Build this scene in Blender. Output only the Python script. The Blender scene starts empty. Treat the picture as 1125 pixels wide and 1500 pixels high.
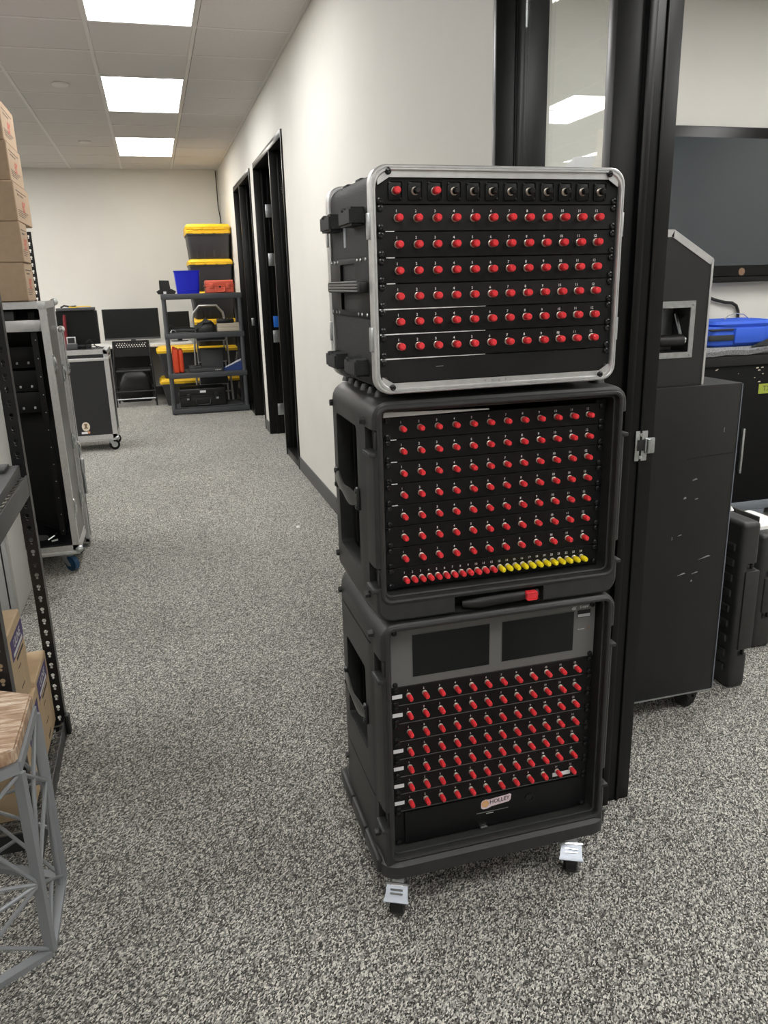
import bpy, bmesh, math, random
from mathutils import Vector, Matrix
random.seed(7)
R = math.radians
sc = bpy.context.scene
COL = sc.collection

# ------------------------------------------------------------------ camera, world, exposure
CAM_H = 1.39
cd = bpy.data.cameras.new('camera'); cam = bpy.data.objects.new('camera', cd); COL.objects.link(cam)
sc.camera = cam
PITCH, ROLL, YAW = R(16.312), R(-1.541), R(15.505)
def _rz(v):
    c, s = math.cos(YAW), math.sin(YAW)
    return Vector((c*v[0]+s*v[1], -s*v[0]+c*v[1], v[2]))
_up0 = Vector((0, math.sin(PITCH), math.cos(PITCH))); _r0 = Vector((1, 0, 0))
_right = _rz(math.cos(ROLL)*_r0 + math.sin(ROLL)*_up0)
_up = _rz(-math.sin(ROLL)*_r0 + math.cos(ROLL)*_up0)
_fw = _rz(Vector((0, math.cos(PITCH), -math.sin(PITCH))))
M = Matrix.Identity(4)
for i in range(3):
    M[i][0], M[i][1], M[i][2] = _right[i], _up[i], -_fw[i]
M[2][3] = CAM_H
cam.matrix_world = M
cd.sensor_fit = 'VERTICAL'; cd.sensor_height = 36.0
cd.lens = 36.0*1147.5/1500.0
cd.clip_start = 0.02; cd.clip_end = 60

w = bpy.data.worlds.new('world'); sc.world = w; w.use_nodes = True
w.node_tree.nodes['Background'].inputs[0].default_value = (0.8, 0.85, 0.9, 1)
w.node_tree.nodes['Background'].inputs[1].default_value = 0.05
sc.view_settings.view_transform = 'Standard'
sc.view_settings.look = 'None'
sc.view_settings.exposure = 1.32
sc.view_settings.gamma = 1.0
sc.view_settings.use_curve_mapping = False
PANEL_LIGHT = 6.2          # emission of the ceiling panels' diffusers

# ------------------------------------------------------------------ materials
MATS = {}
def mat(name, col=(.5, .5, .5), rough=.5, metal=0.0, noise=None, bump=None, spec=None, coat=None):
    """noise = (scale, amount, [detail]) brightness variation; bump = (scale, strength)"""
    if name in MATS: return MATS[name]
    m = bpy.data.materials.new(name); m.use_nodes = True; nt = m.node_tree
    b = nt.nodes['Principled BSDF']
    c4 = (col[0], col[1], col[2], 1)
    b.inputs['Base Color'].default_value = c4
    b.inputs['Roughness'].default_value = rough
    b.inputs['Metallic'].default_value = metal
    if spec is not None: b.inputs['Specular IOR Level'].default_value = spec
    if coat is not None: b.inputs['Coat Weight'].default_value = coat; b.inputs['Coat Roughness'].default_value = .1
    tc = None
    if noise or bump:
        tc = nt.nodes.new('ShaderNodeTexCoord')
    if noise:
        n = nt.nodes.new('ShaderNodeTexNoise'); n.inputs['Scale'].default_value = noise[0]
        n.inputs['Detail'].default_value = noise[2] if len(noise) > 2 else 4
        nt.links.new(tc.outputs['Object'], n.inputs['Vector'])
        r = nt.nodes.new('ShaderNodeValToRGB')
        a = noise[1]
        r.color_ramp.elements[0].position = .3; r.color_ramp.elements[1].position = .7
        r.color_ramp.elements[0].color = tuple(max(0, x*(1-a)) for x in col)+(1,)
        r.color_ramp.elements[1].color = tuple(min(1, x*(1+a)) for x in col)+(1,)
        nt.links.new(n.outputs['Fac'], r.inputs['Fac'])
        nt.links.new(r.outputs['Color'], b.inputs['Base Color'])
    if bump:
        n2 = nt.nodes.new('ShaderNodeTexNoise'); n2.inputs['Scale'].default_value = bump[0]; n2.inputs['Detail'].default_value = 3
        nt.links.new(tc.outputs['Object'], n2.inputs['Vector'])
        bp = nt.nodes.new('ShaderNodeBump'); bp.inputs['Strength'].default_value = bump[1]; bp.inputs['Distance'].default_value = .002
        nt.links.new(n2.outputs['Fac'], bp.inputs['Height']); nt.links.new(bp.outputs['Normal'], b.inputs['Normal'])
    MATS[name] = m
    return m
def emis(name, col, st):
    if name in MATS: return MATS[name]
    m = bpy.data.materials.new(name); m.use_nodes = True; nt = m.node_tree
    for n in list(nt.nodes): nt.nodes.remove(n)
    o = nt.nodes.new('ShaderNodeOutputMaterial'); e = nt.nodes.new('ShaderNodeEmission')
    e.inputs[0].default_value = (*col, 1); e.inputs[1].default_value = st
    nt.links.new(e.outputs[0], o.inputs[0]); MATS[name] = m
    return m
def carpet_mat():
    m = bpy.data.materials.new('carpet'); m.use_nodes = True; nt = m.node_tree; L = nt.links
    b = nt.nodes['Principled BSDF']; b.inputs['Roughness'].default_value = .95; b.inputs['Specular IOR Level'].default_value = .15
    b.inputs['Sheen Weight'].default_value = .25; b.inputs['Sheen Roughness'].default_value = .45; b.inputs['Sheen Tint'].default_value = (.95, .93, .86, 1)
    tc = nt.nodes.new('ShaderNodeTexCoord')
    mp = nt.nodes.new('ShaderNodeMapping'); mp.inputs['Scale'].default_value = (1, 1.0, 1); mp.inputs['Rotation'].default_value = (0, 0, R(35))
    L.new(tc.outputs['Object'], mp.inputs['Vector'])
    v = nt.nodes.new('ShaderNodeTexVoronoi'); v.inputs['Scale'].default_value = 360; v.inputs['Randomness'].default_value = 1
    mp2 = nt.nodes.new('ShaderNodeMapping'); mp2.inputs['Scale'].default_value = (1, .62, 1)
    L.new(mp.outputs[0], mp2.inputs['Vector']); L.new(mp2.outputs[0], v.inputs['Vector'])
    rp = nt.nodes.new('ShaderNodeValToRGB')
    L.new(v.outputs['Color'], rp.inputs['Fac'])
    els = rp.color_ramp.elements
    els[0].position = 0.18; els[0].color = (.018, .0175, .016, 1)
    els[1].position = 0.86; els[1].color = (.86, .84, .77, 1)
    e = els.new(.40); e.color = (.115, .112, .103, 1)
    e = els.new(.62); e.color = (.405, .395, .362, 1)
    n = nt.nodes.new('ShaderNodeTexNoise'); n.inputs['Scale'].default_value = 1.3; n.inputs['Detail'].default_value = 3
    L.new(tc.outputs['Object'], n.inputs['Vector'])
    hs = nt.nodes.new('ShaderNodeMapRange'); hs.inputs['From Min'].default_value = .3; hs.inputs['From Max'].default_value = .7
    hs.inputs['To Min'].default_value = .9; hs.inputs['To Max'].default_value = 1.08
    L.new(n.outputs['Fac'], hs.inputs['Value'])
    mx = nt.nodes.new('ShaderNodeVectorMath'); mx.operation = 'SCALE'
    L.new(rp.outputs['Color'], mx.inputs[0]); L.new(hs.outputs[0], mx.inputs['Scale'])
    L.new(mx.outputs[0], b.inputs['Base Color'])
    bp = nt.nodes.new('ShaderNodeBump'); bp.inputs['Strength'].default_value = .9; bp.inputs['Distance'].default_value = .004
    L.new(v.outputs['Distance'], bp.inputs['Height']); bp.invert = True
    L.new(bp.outputs['Normal'], b.inputs['Normal'])
    MATS['carpet'] = m
    return m
def glass_mat():
    m = bpy.data.materials.new('pane_glass'); m.use_nodes = True; nt = m.node_tree
    for n in list(nt.nodes): nt.nodes.remove(n)
    o = nt.nodes.new('ShaderNodeOutputMaterial'); mix = nt.nodes.new('ShaderNodeMixShader')
    t = nt.nodes.new('ShaderNodeBsdfTransparent'); t.inputs[0].default_value = (.93, .95, .94, 1)
    g = nt.nodes.new('ShaderNodeBsdfGlossy'); g.inputs['Roughness'].default_value = .0; g.inputs[0].default_value = (1, 1, 1, 1)
    f = nt.nodes.new('ShaderNodeFresnel'); f.inputs['IOR'].default_value = 1.52
    gm = nt.nodes.new('ShaderNodeNewGeometry'); mr = nt.nodes.new('ShaderNodeMapRange'); mr.inputs['To Min'].default_value = 1.52; mr.inputs['To Max'].default_value = 1/1.52
    nt.links.new(gm.outputs['Backfacing'], mr.inputs['Value']); nt.links.new(mr.outputs[0], f.inputs['IOR'])
    nt.links.new(f.outputs[0], mix.inputs[0]); nt.links.new(t.outputs[0], mix.inputs[1]); nt.links.new(g.outputs[0], mix.inputs[2])
    nt.links.new(mix.outputs[0], o.inputs[0]); MATS['pane_glass'] = m
    return m
def wood_mat():
    m = bpy.data.materials.new('weathered_wood'); m.use_nodes = True; nt = m.node_tree; L = nt.links
    b = nt.nodes['Principled BSDF']; b.inputs['Roughness'].default_value = .6
    tc = nt.nodes.new('ShaderNodeTexCoord'); mp = nt.nodes.new('ShaderNodeMapping')
    mp.inputs['Rotation'].default_value = (0, 0, R(25)); mp.inputs['Scale'].default_value = (14, 90, 14)
    L.new(tc.outputs['Object'], mp.inputs['Vector'])
    n = nt.nodes.new('ShaderNodeTexNoise'); n.inputs['Scale'].default_value = 1; n.inputs['Detail'].default_value = 6; n.inputs['Roughness'].default_value = .7
    L.new(mp.outputs[0], n.inputs['Vector'])
    rp = nt.nodes.new('ShaderNodeValToRGB'); L.new(n.outputs['Fac'], rp.inputs['Fac'])
    els = rp.color_ramp.elements
    els[0].position = .32; els[0].color = (.23, .13, .075, 1); els[1].position = .66; els[1].color = (.72, .62, .50, 1)
    e = els.new(.5); e.color = (.42, .28, .18, 1)
    L.new(rp.outputs[0], b.inputs['Base Color'])
    bp = nt.nodes.new('ShaderNodeBump'); bp.inputs['Strength'].default_value = .4; bp.inputs['Distance'].default_value = .002
    L.new(n.outputs['Fac'], bp.inputs['Height']); L.new(bp.outputs[0], b.inputs['Normal'])
    MATS['wood'] = m
    return m
carpet_mat(); glass_mat(); wood_mat()
mat('wall_paint', (.66, .645, .605), .75, noise=(3, .02), bump=(400, .05))
mat('ceiling_tile', (.55, .53, .51), .95, noise=(160, .06, 6), bump=(260, .25))
mat('grid_white', (.60, .58, .555), .5)
mat('baseboard', (.085, .085, .085), .55)
mat('frame_black', (.0045, .0045, .0045), .30, spec=.26)
mat('dark_inside', (.006, .006, .006), .8)
mat('roto_black', (.028, .0285, .028), .46, spec=.45, noise=(40, .12), bump=(500, .12))
mat('tough_black', (.014, .0145, .016), .6, noise=(500, .5), bump=(420, .9))
mat('panel_black', (.0040, .0042, .0048), .45, spec=.3, noise=(25, .15), bump=(1200, .06))
mat('panel_scuffed', (.0085, .0085, .009), .42, spec=.35, noise=(14, .35))
mat('rack_dark', (.006, .006, .0065), .5, spec=.3)
mat('screw_black', (.012, .012, .013), .28, .3)
mat('aluminium', (.66, .66, .66), .40, .78, noise=(60, .06))
mat('chrome', (.72, .75, .76), .18, 1.0)
mat('pedal_zinc', (.42, .45, .50), .45, .9)
mat('zinc', (.55, .57, .58), .35, 1.0, noise=(80, .1))
mat('nickel', (.80, .72, .62), .3, .6)
mat('red_cap', (.80, .042, .052), .32)
mat('yellow_cap', (.95, .76, .015), .4)
mat('black_cap', (.012, .012, .012), .25)
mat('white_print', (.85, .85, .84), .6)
mat('grey_print', (.5, .5, .5), .6)
mat('label_white', (.78, .78, .80), .55)
mat('monitor_grey', (.135, .136, .130), .5, bump=(900, .08))
mat('screen_black', (.0035, .005, .005), .30)
mat('tv_screen', (.018, .027, .034), .05, spec=.95)
mat('rubber', (.008, .008, .008), .5)
mat('blue_rubber', (.012, .07, .16), .5)
mat('cardboard', (.37, .265, .175), .85, noise=(30, .06))
mat('cardboard_light', (.62, .46, .29), .85, noise=(30, .05))
mat('uline_purple', (.09, .065, .20), .7)
mat('ink', (.06, .045, .04), .8)
mat('red_ink', (.45, .09, .06), .8)
mat('lavender', (.42, .42, .68), .7)
mat('cream', (.72, .66, .50), .7)
mat('steel_black', (.008, .008, .009), .38, noise=(30, .2))
mat('slot_dark', (.012, .012, .012), .7)
mat('beam_grey', (.045, .047, .048), .45)
mat('wire_zinc', (.35, .34, .31), .4, .8)
mat('stool_grey', (.30, .315, .33), .45, .3)
mat('cabinet_grey', (.52, .53, .535), .45)
mat('cabinet_side', (.62, .62, .60), .4)
mat('console_grey', (.055, .057, .06), .5)
mat('laminate_grey', (.115, .115, .112), .35, noise=(200, .1))
mat('laminate_black', (.017, .018, .020), .45)
mat('brass', (.6, .48, .2), .3, 1.0)
mat('shelf_plastic', (.062, .065, .072), .5)
mat('tote_black', (.038, .038, .042), .5)
mat('tote_yellow', (.84, .52, .02), .45)
mat('blue_bin', (.006, .015, .58), .4)
mat('orange_case', (.72, .07, .02), .5)
mat('coral_case', (.75, .13, .075), .5)
mat('bag_grey', (.055, .058, .062), .8)
mat('navy', (.02, .05, .19), .6)
mat('beige_box', (.52, .46, .36), .7)
mat('ladder_grey', (.42, .42, .42), .4, .6)
mat('desk_white', (.72, .71, .69), .5)
mat('chair_black', (.0065, .0065, .007), .42)
mat('cable', (.012, .012, .013), .5)
mat('cart_black', (.010, .010, .010), .38, spec=.4, noise=(6, .15))
mat('scratch', (.30, .30, .30), .6)
mat('slant_black', (.020, .020, .0195), .42, noise=(10, .08))
mat('felt_grey', (.20, .20, .21), .95, noise=(160, .5), bump=(200, .8))
mat('bag_blue', (.025, .10, .60), .65)
mat('strap', (.022, .026, .026), .7)
mat('speck_black', (.003, .003, .0035), .65, noise=(400, .6), spec=.2)
mat('base_grey', (.17, .19, .22), .5)
mat('sticky_green', (.34, .40, .05), .7)
mat('blue_tag', (.01, .13, .55), .5)
mat('leather_red', (.20, .014, .02), .5)
mat('sticker_pink', (.78, .62, .68), .6)
mat('sticker_sun', (.80, .45, .22), .6)
mat('badge_cream', (.75, .66, .52), .6)
mat('badge_brown', (.20, .12, .07), .6)
mat('badge_orange', (.75, .33, .18), .6)
mat('trash_white', (.8, .8, .78), .7)
mat('strap_grey', (.075, .075, .072), .28, .4)
mat('sky_edge', (.80, .80, .80), .4)

# ------------------------------------------------------------------ mesh helpers
class B:
    def __init__(s): s.bm = bmesh.new()
    def _mi(s, faces, mi):
        for f in faces: f.material_index = mi
    def box(s, x0, x1, y0, y1, z0, z1, bev=0, mi=0, seg=2, rot=None, about=None):
        bm = s.bm
        vs = [bm.verts.new((x, y, z)) for x in (x0, x1) for y in (y0, y1) for z in (z0, z1)]
        q = [(0, 1, 3, 2), (4, 6, 7, 5), (0, 4, 5, 1), (2, 3, 7, 6), (0, 2, 6, 4), (1, 5, 7, 3)]
        fs = [bm.faces.new([vs[i] for i in f]) for f in q]
        s._mi(fs, mi)
        if bev:
            es = list({e for f in fs for e in f.edges})
            r = bmesh.ops.bevel(bm, geom=es, offset=bev, segments=seg, affect='EDGES', profile=.5)
            vs = list({v for f in r['faces'] for v in f.verts} | {v for v in vs if v.is_valid})
            s._mi(r['faces'], mi)
        if rot is not None:
            c = Vector(about if about is not None else ((x0+x1)/2, (y0+y1)/2, (z0+z1)/2))
            bmesh.ops.rotate(bm, cent=c, matrix=rot, verts=vs)
        return s
    def cyl(s, p0, p1, r, r2=None, seg=12, mi=0):
        p0 = Vector(p0); p1 = Vector(p1); r2 = r if r2 is None else r2
        d = (p1-p0).normalized(); a = d.orthogonal().normalized(); b = d.cross(a)
        bm = s.bm; l0 = []; l1 = []
        for i in range(seg):
            t = 2*math.pi*i/seg; o = a*math.cos(t)+b*math.sin(t)
            l0.append(bm.verts.new(p0+o*r)); l1.append(bm.verts.new(p1+o*r2))
        fs = [bm.faces.new((l0[i], l0[(i+1) % seg], l1[(i+1) % seg], l1[i])) for i in range(seg)]
        fs.append(bm.faces.new(l0[::-1])); fs.append(bm.faces.new(l1)); s._mi(fs, mi)
        return s
    def tube(s, pts, r, seg=8, mi=0, closed=False, flat=None):
        pts = [Vector(p) for p in pts]; n = len(pts); bm = s.bm; rings = []
        up = None
        for i, p in enumerate(pts):
            if closed: t = (pts[(i+1) % n]-pts[i-1]).normalized()
            elif i == 0: t = (pts[1]-pts[0]).normalized()
            elif i == n-1: t = (pts[-1]-pts[-2]).normalized()
            else: t = ((pts[i+1]-p).normalized()+(p-pts[i-1]).normalized()).normalized()
            if up is None: a = t.orthogonal().normalized() if flat is None else (Vector(flat)-t*t.dot(Vector(flat))).normalized()
            else: a = (up-t*up.dot(t)).normalized()
            up = a; b = t.cross(a); ring = []
            rr = r(i/(n-1)) if callable(r) else r
            ra, rb = rr if isinstance(rr, tuple) else (rr, rr)
            for k in range(seg):
                th = 2*math.pi*(k+.5)/seg
                ring.append(bm.verts.new(p+a*math.cos(th)*ra+b*math.sin(th)*rb))
            rings.append(ring)
        fs = []
        for i in range(n if closed else n-1):
            A, C = rings[i], rings[(i+1) % n]
            for k in range(seg): fs.append(bm.faces.new((A[k], A[(k+1) % seg], C[(k+1) % seg], C[k])))
        if not closed: fs.append(bm.faces.new(rings[0][::-1])); fs.append(bm.faces.new(rings[-1]))
        s._mi(fs, mi)
        return s
    def loft(s, secs, mi=0, cap=True):
        bm = s.bm; rings = [[bm.verts.new(p) for p in sec] for sec in secs]; fs = []; n = len(secs[0])
        for A, C in zip(rings, rings[1:]):
            for k in range(n): fs.append(bm.faces.new((A[k], A[(k+1) % n], C[(k+1) % n], C[k])))
        if cap: fs.append(bm.faces.new(rings[0][::-1])); fs.append(bm.faces.new(rings[-1]))
        s._mi(fs, mi)
        return s
    def prism(s, poly, axis, a, b, mi=0):
        def P(u, v, t): return {'x': (t, u, v), 'y': (u, t, v), 'z': (u, v, t)}[axis]
        return s.loft([[P(u, v, a) for u, v in poly], [P(u, v, b) for u, v in poly]], mi)
    def lathe(s, prof, c=(0, 0, 0), axis='z', seg=16, mi=0):
        secs = []
        for r, h in prof:
            ring = []
            for i in range(seg):
                t = 2*math.pi*i/seg; u, v = r*math.cos(t), r*math.sin(t)
                o = {'z': (u, v, h), 'y': (u, h, -v), 'x': (h, u, v)}[axis]
                ring.append((c[0]+o[0], c[1]+o[1], c[2]+o[2]))
            secs.append(ring)
        return s.loft(secs, mi)
    def quad(s, pts, mi=0):
        f = s.bm.faces.new([s.bm.verts.new(p) for p in pts]); f.material_index = mi
        return s
    def add_mesh(s, me, fn, mi=0):
        vs = [s.bm.verts.new(fn(v.co)) for v in me.vertices]
        for p in me.polygons:
            try: f = s.bm.faces.new([vs[i] for i in p.vertices]); f.material_index = mi
            except ValueError: pass
        return s
    def mesh(s, name, tri=False, fix=True):
        if fix: bmesh.ops.recalc_face_normals(s.bm, faces=s.bm.faces)
        me = bpy.data.meshes.new(name); s.bm.to_mesh(me); s.bm.free()
        return me
def rrect(hw, hh, r, n=5):
    out = []
    for cx, cy, a0 in ((hw-r, hh-r, 0), (-hw+r, hh-r, 90), (-hw+r, -hh+r, 180), (hw-r, -hh+r, 270)):
        for i in range(n+1):
            a = R(a0+90*i/n); out.append((cx+r*math.cos(a), cy+r*math.sin(a)))
    return out
def finish(me, mats, smooth=True, ang=32):
    if not isinstance(mats, (list, tuple)): mats = [mats]
    for m in mats: me.materials.append(MATS[m])
    if smooth:
        me.polygons.foreach_set('use_smooth', [True]*len(me.polygons)); me.set_sharp_from_angle(angle=R(ang))
    return me
def link(name, me, parent=None):
    o = bpy.data.objects.new(name, me); COL.objects.link(o)
    if parent is not None: o.parent = parent
    return o
def obj(name, b, mats, parent=None, smooth=True, ang=32, label=None):
    me = b.mesh(name) if isinstance(b, B) else b
    o = link(name, finish(me, mats, smooth, ang), parent)
    if label: o['label'] = label
    return o
def thing(name, label, cat, loc=(0, 0, 0), rotz=0, group=None):
    o = bpy.data.objects.new(name, None); COL.objects.link(o); o.empty_display_size = .1
    o.location = loc; o.rotation_euler = (0, 0, rotz)
    return tag(o, label, cat, group)
def tag(o, label, cat, group=None):
    o['label'] = label; o['category'] = cat
    if group: o['group'] = group
    return o
def struct(name, b, m, parent=None, smooth=False, label=None):
    o = obj(name, b, m, parent, smooth)
    if parent is None: o['kind'] = 'structure'
    if label: o['label'] = label
    return o
def origin(o, p):
    """move a top-level mesh object's origin to p without moving it"""
    p = Vector(p); o.data.transform(Matrix.Translation(-p)); o.location = p
    return o
def cut(base, cutters):
    """boolean difference, evaluated to a plain mesh"""
    t = bpy.data.objects.new('t', base.mesh('t')); COL.objects.link(t); tmp = []
    for c in cutters:
        k = bpy.data.objects.new('k', c.mesh('k')); COL.objects.link(k); tmp.append(k)
        md = t.modifiers.new('b', 'BOOLEAN'); md.operation = 'DIFFERENCE'; md.solver = 'EXACT'; md.object = k
    dg = bpy.context.evaluated_depsgraph_get(); dg.update()
    me = bpy.data.meshes.new_from_object(t.evaluated_get(dg))
    for k in tmp: bpy.data.objects.remove(k)
    bpy.data.objects.remove(t)
    me.materials.clear()
    return me
_txt = {}
def text_mesh(s, bold=False):
    if s in _txt: return _txt[s]
    c = bpy.data.curves.new('txt', 'FONT'); c.body = s; c.size = 1; c.align_x = 'CENTER'; c.align_y = 'CENTER'; c.resolution_u = 2
    if bold: c.offset = .012
    o = bpy.data.objects.new('txt', c); COL.objects.link(o)
    dg = bpy.context.evaluated_depsgraph_get(); dg.update()
    me = bpy.data.meshes.new_from_object(o.evaluated_get(dg)); bpy.data.objects.remove(o)
    _txt[s] = me
    return me
def text(b, s, org, u, v, size, mi=0, bold=False, sx=1.0):
    """write s in the plane spanned by u (reading direction) and v (up), centred on org"""
    me = text_mesh(s, bold); org = Vector(org); u = Vector(u)*size*sx; v = Vector(v)*size
    b.add_mesh(me, lambda c: org+u*c.x+v*c.y, mi)
    return b
def copy_tree(o, parent=None):
    c = o.copy(); COL.objects.link(c); c.parent = parent
    for ch in list(o.children): copy_tree(ch, c)
    return c

# ------------------------------------------------------------------ setting
WX, WT = .985, .145            # corridor face and thickness of the wall with the doors
CZ = 2.858; YB = 11.25; XL = -4.48; XR = 4.9; YF = -4.45
GX, GY = -.2131, 5.3075        # ceiling grid origin
b = B(); b.box(XL-.1, XR+.1, YF-.1, YB+.1, -.08, 0); struct('floor', b, 'carpet', label='grey salt and pepper loop carpet')
b = B(); b.box(XL-.1, XR+.1, YF-.1, YB+.1, CZ+.03, CZ+.1); ceil = struct('ceiling', b, 'grid_white')
b = B(); b.box(XL-.1, XR+.1, YB, YB+.1, 0, CZ+.03); struct('wall_back', b, 'wall_paint')
b = B(); b.box(XL-.1, XL, YF, YB, 0, CZ+.03); struct('wall_left', b, 'wall_paint')
b = B(); b.box(XL-.1, XR+.1, YF-.1, YF, 0, CZ+.03); struct('wall_front', b, 'wall_paint')
b = B(); b.box(XR, XR+.1, YF, YB, 0, CZ+.03); struct('wall_outer', b, 'wall_paint')
b = B(); b.box(WX+WT, XR, 4.2, 4.32, 0, CZ+.03); struct('wall_partition', b, 'wall_paint')
DH = 2.44
D0 = (.55, 2.255); D1 = (5.955, 7.60); D2 = (7.89, 9.385)
ys = [YF, D0[0], D0[1], D1[0], D1[1], D2[0], D2[1], YB]; zs_ = [0, DH, CZ+.03]
b = B(); gv = {}
def _gv(k, i, j):
    if (k, i, j) not in gv: gv[(k, i, j)] = b.bm.verts.new((WX+WT*k, ys[i], zs_[j]))
    return gv[(k, i, j)]
solid = lambda i, j: 0 <= i < 7 and 0 <= j < 2 and not (j == 0 and i in (1, 3, 5))
for i in range(7):
    for j in range(2):
        if not solid(i, j): continue
        for k in (0, 1): b.bm.faces.new([_gv(k, i, j), _gv(k, i+1, j), _gv(k, i+1, j+1), _gv(k, i, j+1)])
        for (di, dj), (p_, q_) in (((-1, 0), ((0, 0), (0, 1))), ((1, 0), ((1, 0), (1, 1))), ((0, -1), ((0, 0), (1, 0))), ((0, 1), ((0, 1), (1, 1)))):
            if not solid(i+di, j+dj):
                b.bm.faces.new([_gv(0, i+p_[0], j+p_[1]), _gv(0, i+q_[0], j+q_[1]), _gv(1, i+q_[0], j+q_[1]), _gv(1, i+p_[0], j+p_[1])])
struct('wall_right', b, 'wall_paint')
for i, (a, c) in enumerate(((YF, D0[0]), (D0[1], D1[0]), (D1[1], D2[0]), (D2[1], YB))):
    b = B(); b.box(WX-.008, WX, a+.001, c-.001, 0, .105, .002); struct('baseboard_right', b, 'baseboard')
b = B(); b.box(XL, WX-.01, YB-.008, YB, 0, .105, .002); struct('baseboard_back', b, 'baseboard')

# door sets: black aluminium frame with a glass sidelight beside an open doorway
def post(door, y0, y1, z0=0, z1=DH, lip=.012):
    b = B(); b.box(WX-lip, WX+WT+.001, y0, y1, z0, z1, .002)
    # stops: raised ribs down the middle of the reveal
    return obj('frame_post', b, 'frame_black', door, ang=30)
def rib(door, y0, y1, x0, x1, z0=.0, z1=DH-.05):
    b = B(); b.box(x0, x1, y0, y1, z0, z1, .0015); return obj('frame_stop', b, 'frame_black', door)
def door_set(name, y0, y1, ym, side_first, closed_leaf=False):
    """frame from y0 (near) to y1 (far), mullion at ym; sidelight nearest when side_first"""
    d = bpy.data.objects.new(name, None); COL.objects.link(d); d['kind'] = 'structure'
    fw = .045
    post(d, y0+.0005, y0+.024); post(d, y1-.024, y1-.0005)
    b = B(); b.box(WX-.012, WX+WT+.012, y0+.024, y1-.024, DH-.05, DH-.0005, .002); obj('frame_header', b, 'frame_black', d)
    post(d, ym-.017, ym+.017, 0, DH-.05)
    sa, sb = ((y0+.024, ym-.017) if side_first else (ym+.017, y1-.024))
    da, db = ((ym+.017, y1-.024) if side_first else (y0+.024, ym-.017))
    b = B(); b.box(WX-.006, WX+WT, sa, sb, .0005, .06, .002); obj('frame_sill', b, 'frame_black', d)
    gx = WX+.071
    b = B(); b.box(gx, gx+.006, sa+.004, sb-.004, .062, DH-.052); obj('pane', b, 'pane_glass', d, smooth=False)
    # glazing beads and door stops on the reveals that face along the corridor
    for yy, sg in ((sa, 1), (sb, -1)):
        rib(d, min(yy, yy+sg*.010), max(yy, yy+sg*.010), gx-.022, gx-.001, .062, DH-.051)
        rib(d, min(yy, yy+sg*.006), max(yy, yy+sg*.006), WX+.045, WX+.062, .062, DH-.051)
    for yy, sg in ((da, 1), (db, -1)):
        rib(d, min(yy, yy+sg*.014), max(yy, yy+sg*.014), WX+.055, WX+.075, 0, DH-.051)
        rib(d, min(yy, yy+sg*.004), max(yy, yy+sg*.004), WX+.105, WX+.112, 0, DH-.051)
    return d, da, db
door0, a0, b0 = door_set('door_1', D0[0], D0[1], 1.637, False)
# re-used doorway: sidelight far, doorway near; the strike plate sits on the mullion side facing the doorway
pl = B(); pl.box(1.079, 1.112, 1.6165, 1.6195, .96, 1.033, .0008)
strike = obj('strike_plate', pl, 'zinc', door0)
q = B(); q.box(1.084, 1.104, 1.6155, 1.6163, .985, 1.012, .0006); obj('strike_opening', q, 'slot_dark', strike)
q = B(); q.box(1.104, 1.131, 1.6125, 1.6168, .977, 1.016, .003); q.cyl((1.112, 1.6115, .98), (1.112, 1.6115, 1.013), .004); obj('strike_lip', q, 'zinc', strike)
for z in (.969, 1.024):
    q = B(); q.lathe([(.005, 0), (.0045, -.0015), (.002, -.002)], (1.094, 1.6165, z), 'y', 12); obj('screw', q, 'chrome', strike)
door1, a1, b1 = door_set('door_2', D1[0], D1[1], 6.575, True)
door2, a2, b2 = door_set('door_3', D2[0], D2[1], 8.80, False)
# shut or open leaves and hinge plates of the far doors
for z in (2.04, 1.62, .93, .24):
    q = B(); q.box(WX+.075, WX+.142, b1-.017, b1-.0145, z-.055, z+.055, .001)
    h = obj('hinge', q, 'zinc', door1)
q = B(); q.box(WX+.085, WX+.14, b1-.0175, b1-.0155, 1.015, 1.115, .001); obj('blue_tag', q, 'blue_tag', door1, label='bright blue paper tag')
q = B(); q.box(WX+.02, WX+.05, b2-.02, b2-.0145, .98, 1.06, .001); obj('strike_plate', q, 'zinc', door2)
q = B(); q.box(WX+.10, WX+.9, b1+.03, b1+.07, .01, DH-.06, .002); obj('door_leaf', q, 'frame_black', door1)

# ceiling tiles and their grid
tb = B(); tb.box(-.294, .294, -.294, .294, 0, .012, .002, seg=1); tile_me = finish(tb.mesh('ceiling_tile'), 'ceiling_tile', False)
GZ = CZ
cols = range(-7, 2); rows = range(-16, 10)
light_cells = {}
for cx in (0, -3, -6):
    for ry in ((-14, -10, -2, 2, 6) if cx == 0 else (-6, -2, 2, 6)): light_cells[(cx, ry)] = 1; light_cells[(cx, ry+1)] = 2
for c in cols:
    for r_ in rows:
        x = GX+.61*(c+.5); y = GY+.61*(r_+.5)
        if (c, r_) in light_cells: continue
        if x > WX-.30 or y > YB-.25 or y < YF+.3 or x < XL+.3: continue
        o = link('ceiling_tile', tile_me, ceil); o.location = (x, y, GZ+.001+random.uniform(0, .0015))
x_hi = WX-.002
for c in range(-7, 3):
    x = GX+.61*c
    if x > WX-.02: continue
    b = B(); b.box(x-.012, x+.012, YF+.01, YB-.005, GZ-.002, GZ+.0285, .001, seg=1); obj('grid_runner', b, 'grid_white', ceil, False)
for r_ in range(-16, 11):
    y = GY+.61*r_
    if y > YB-.05 or y < YF+.05: continue
    b = B(); b.box(XL+.01, x_hi, y-.012, y+.012, GZ-.0012, GZ+.02, .001, seg=1); obj('grid_cross_tee', b, 'grid_white', ceil, False)
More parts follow.
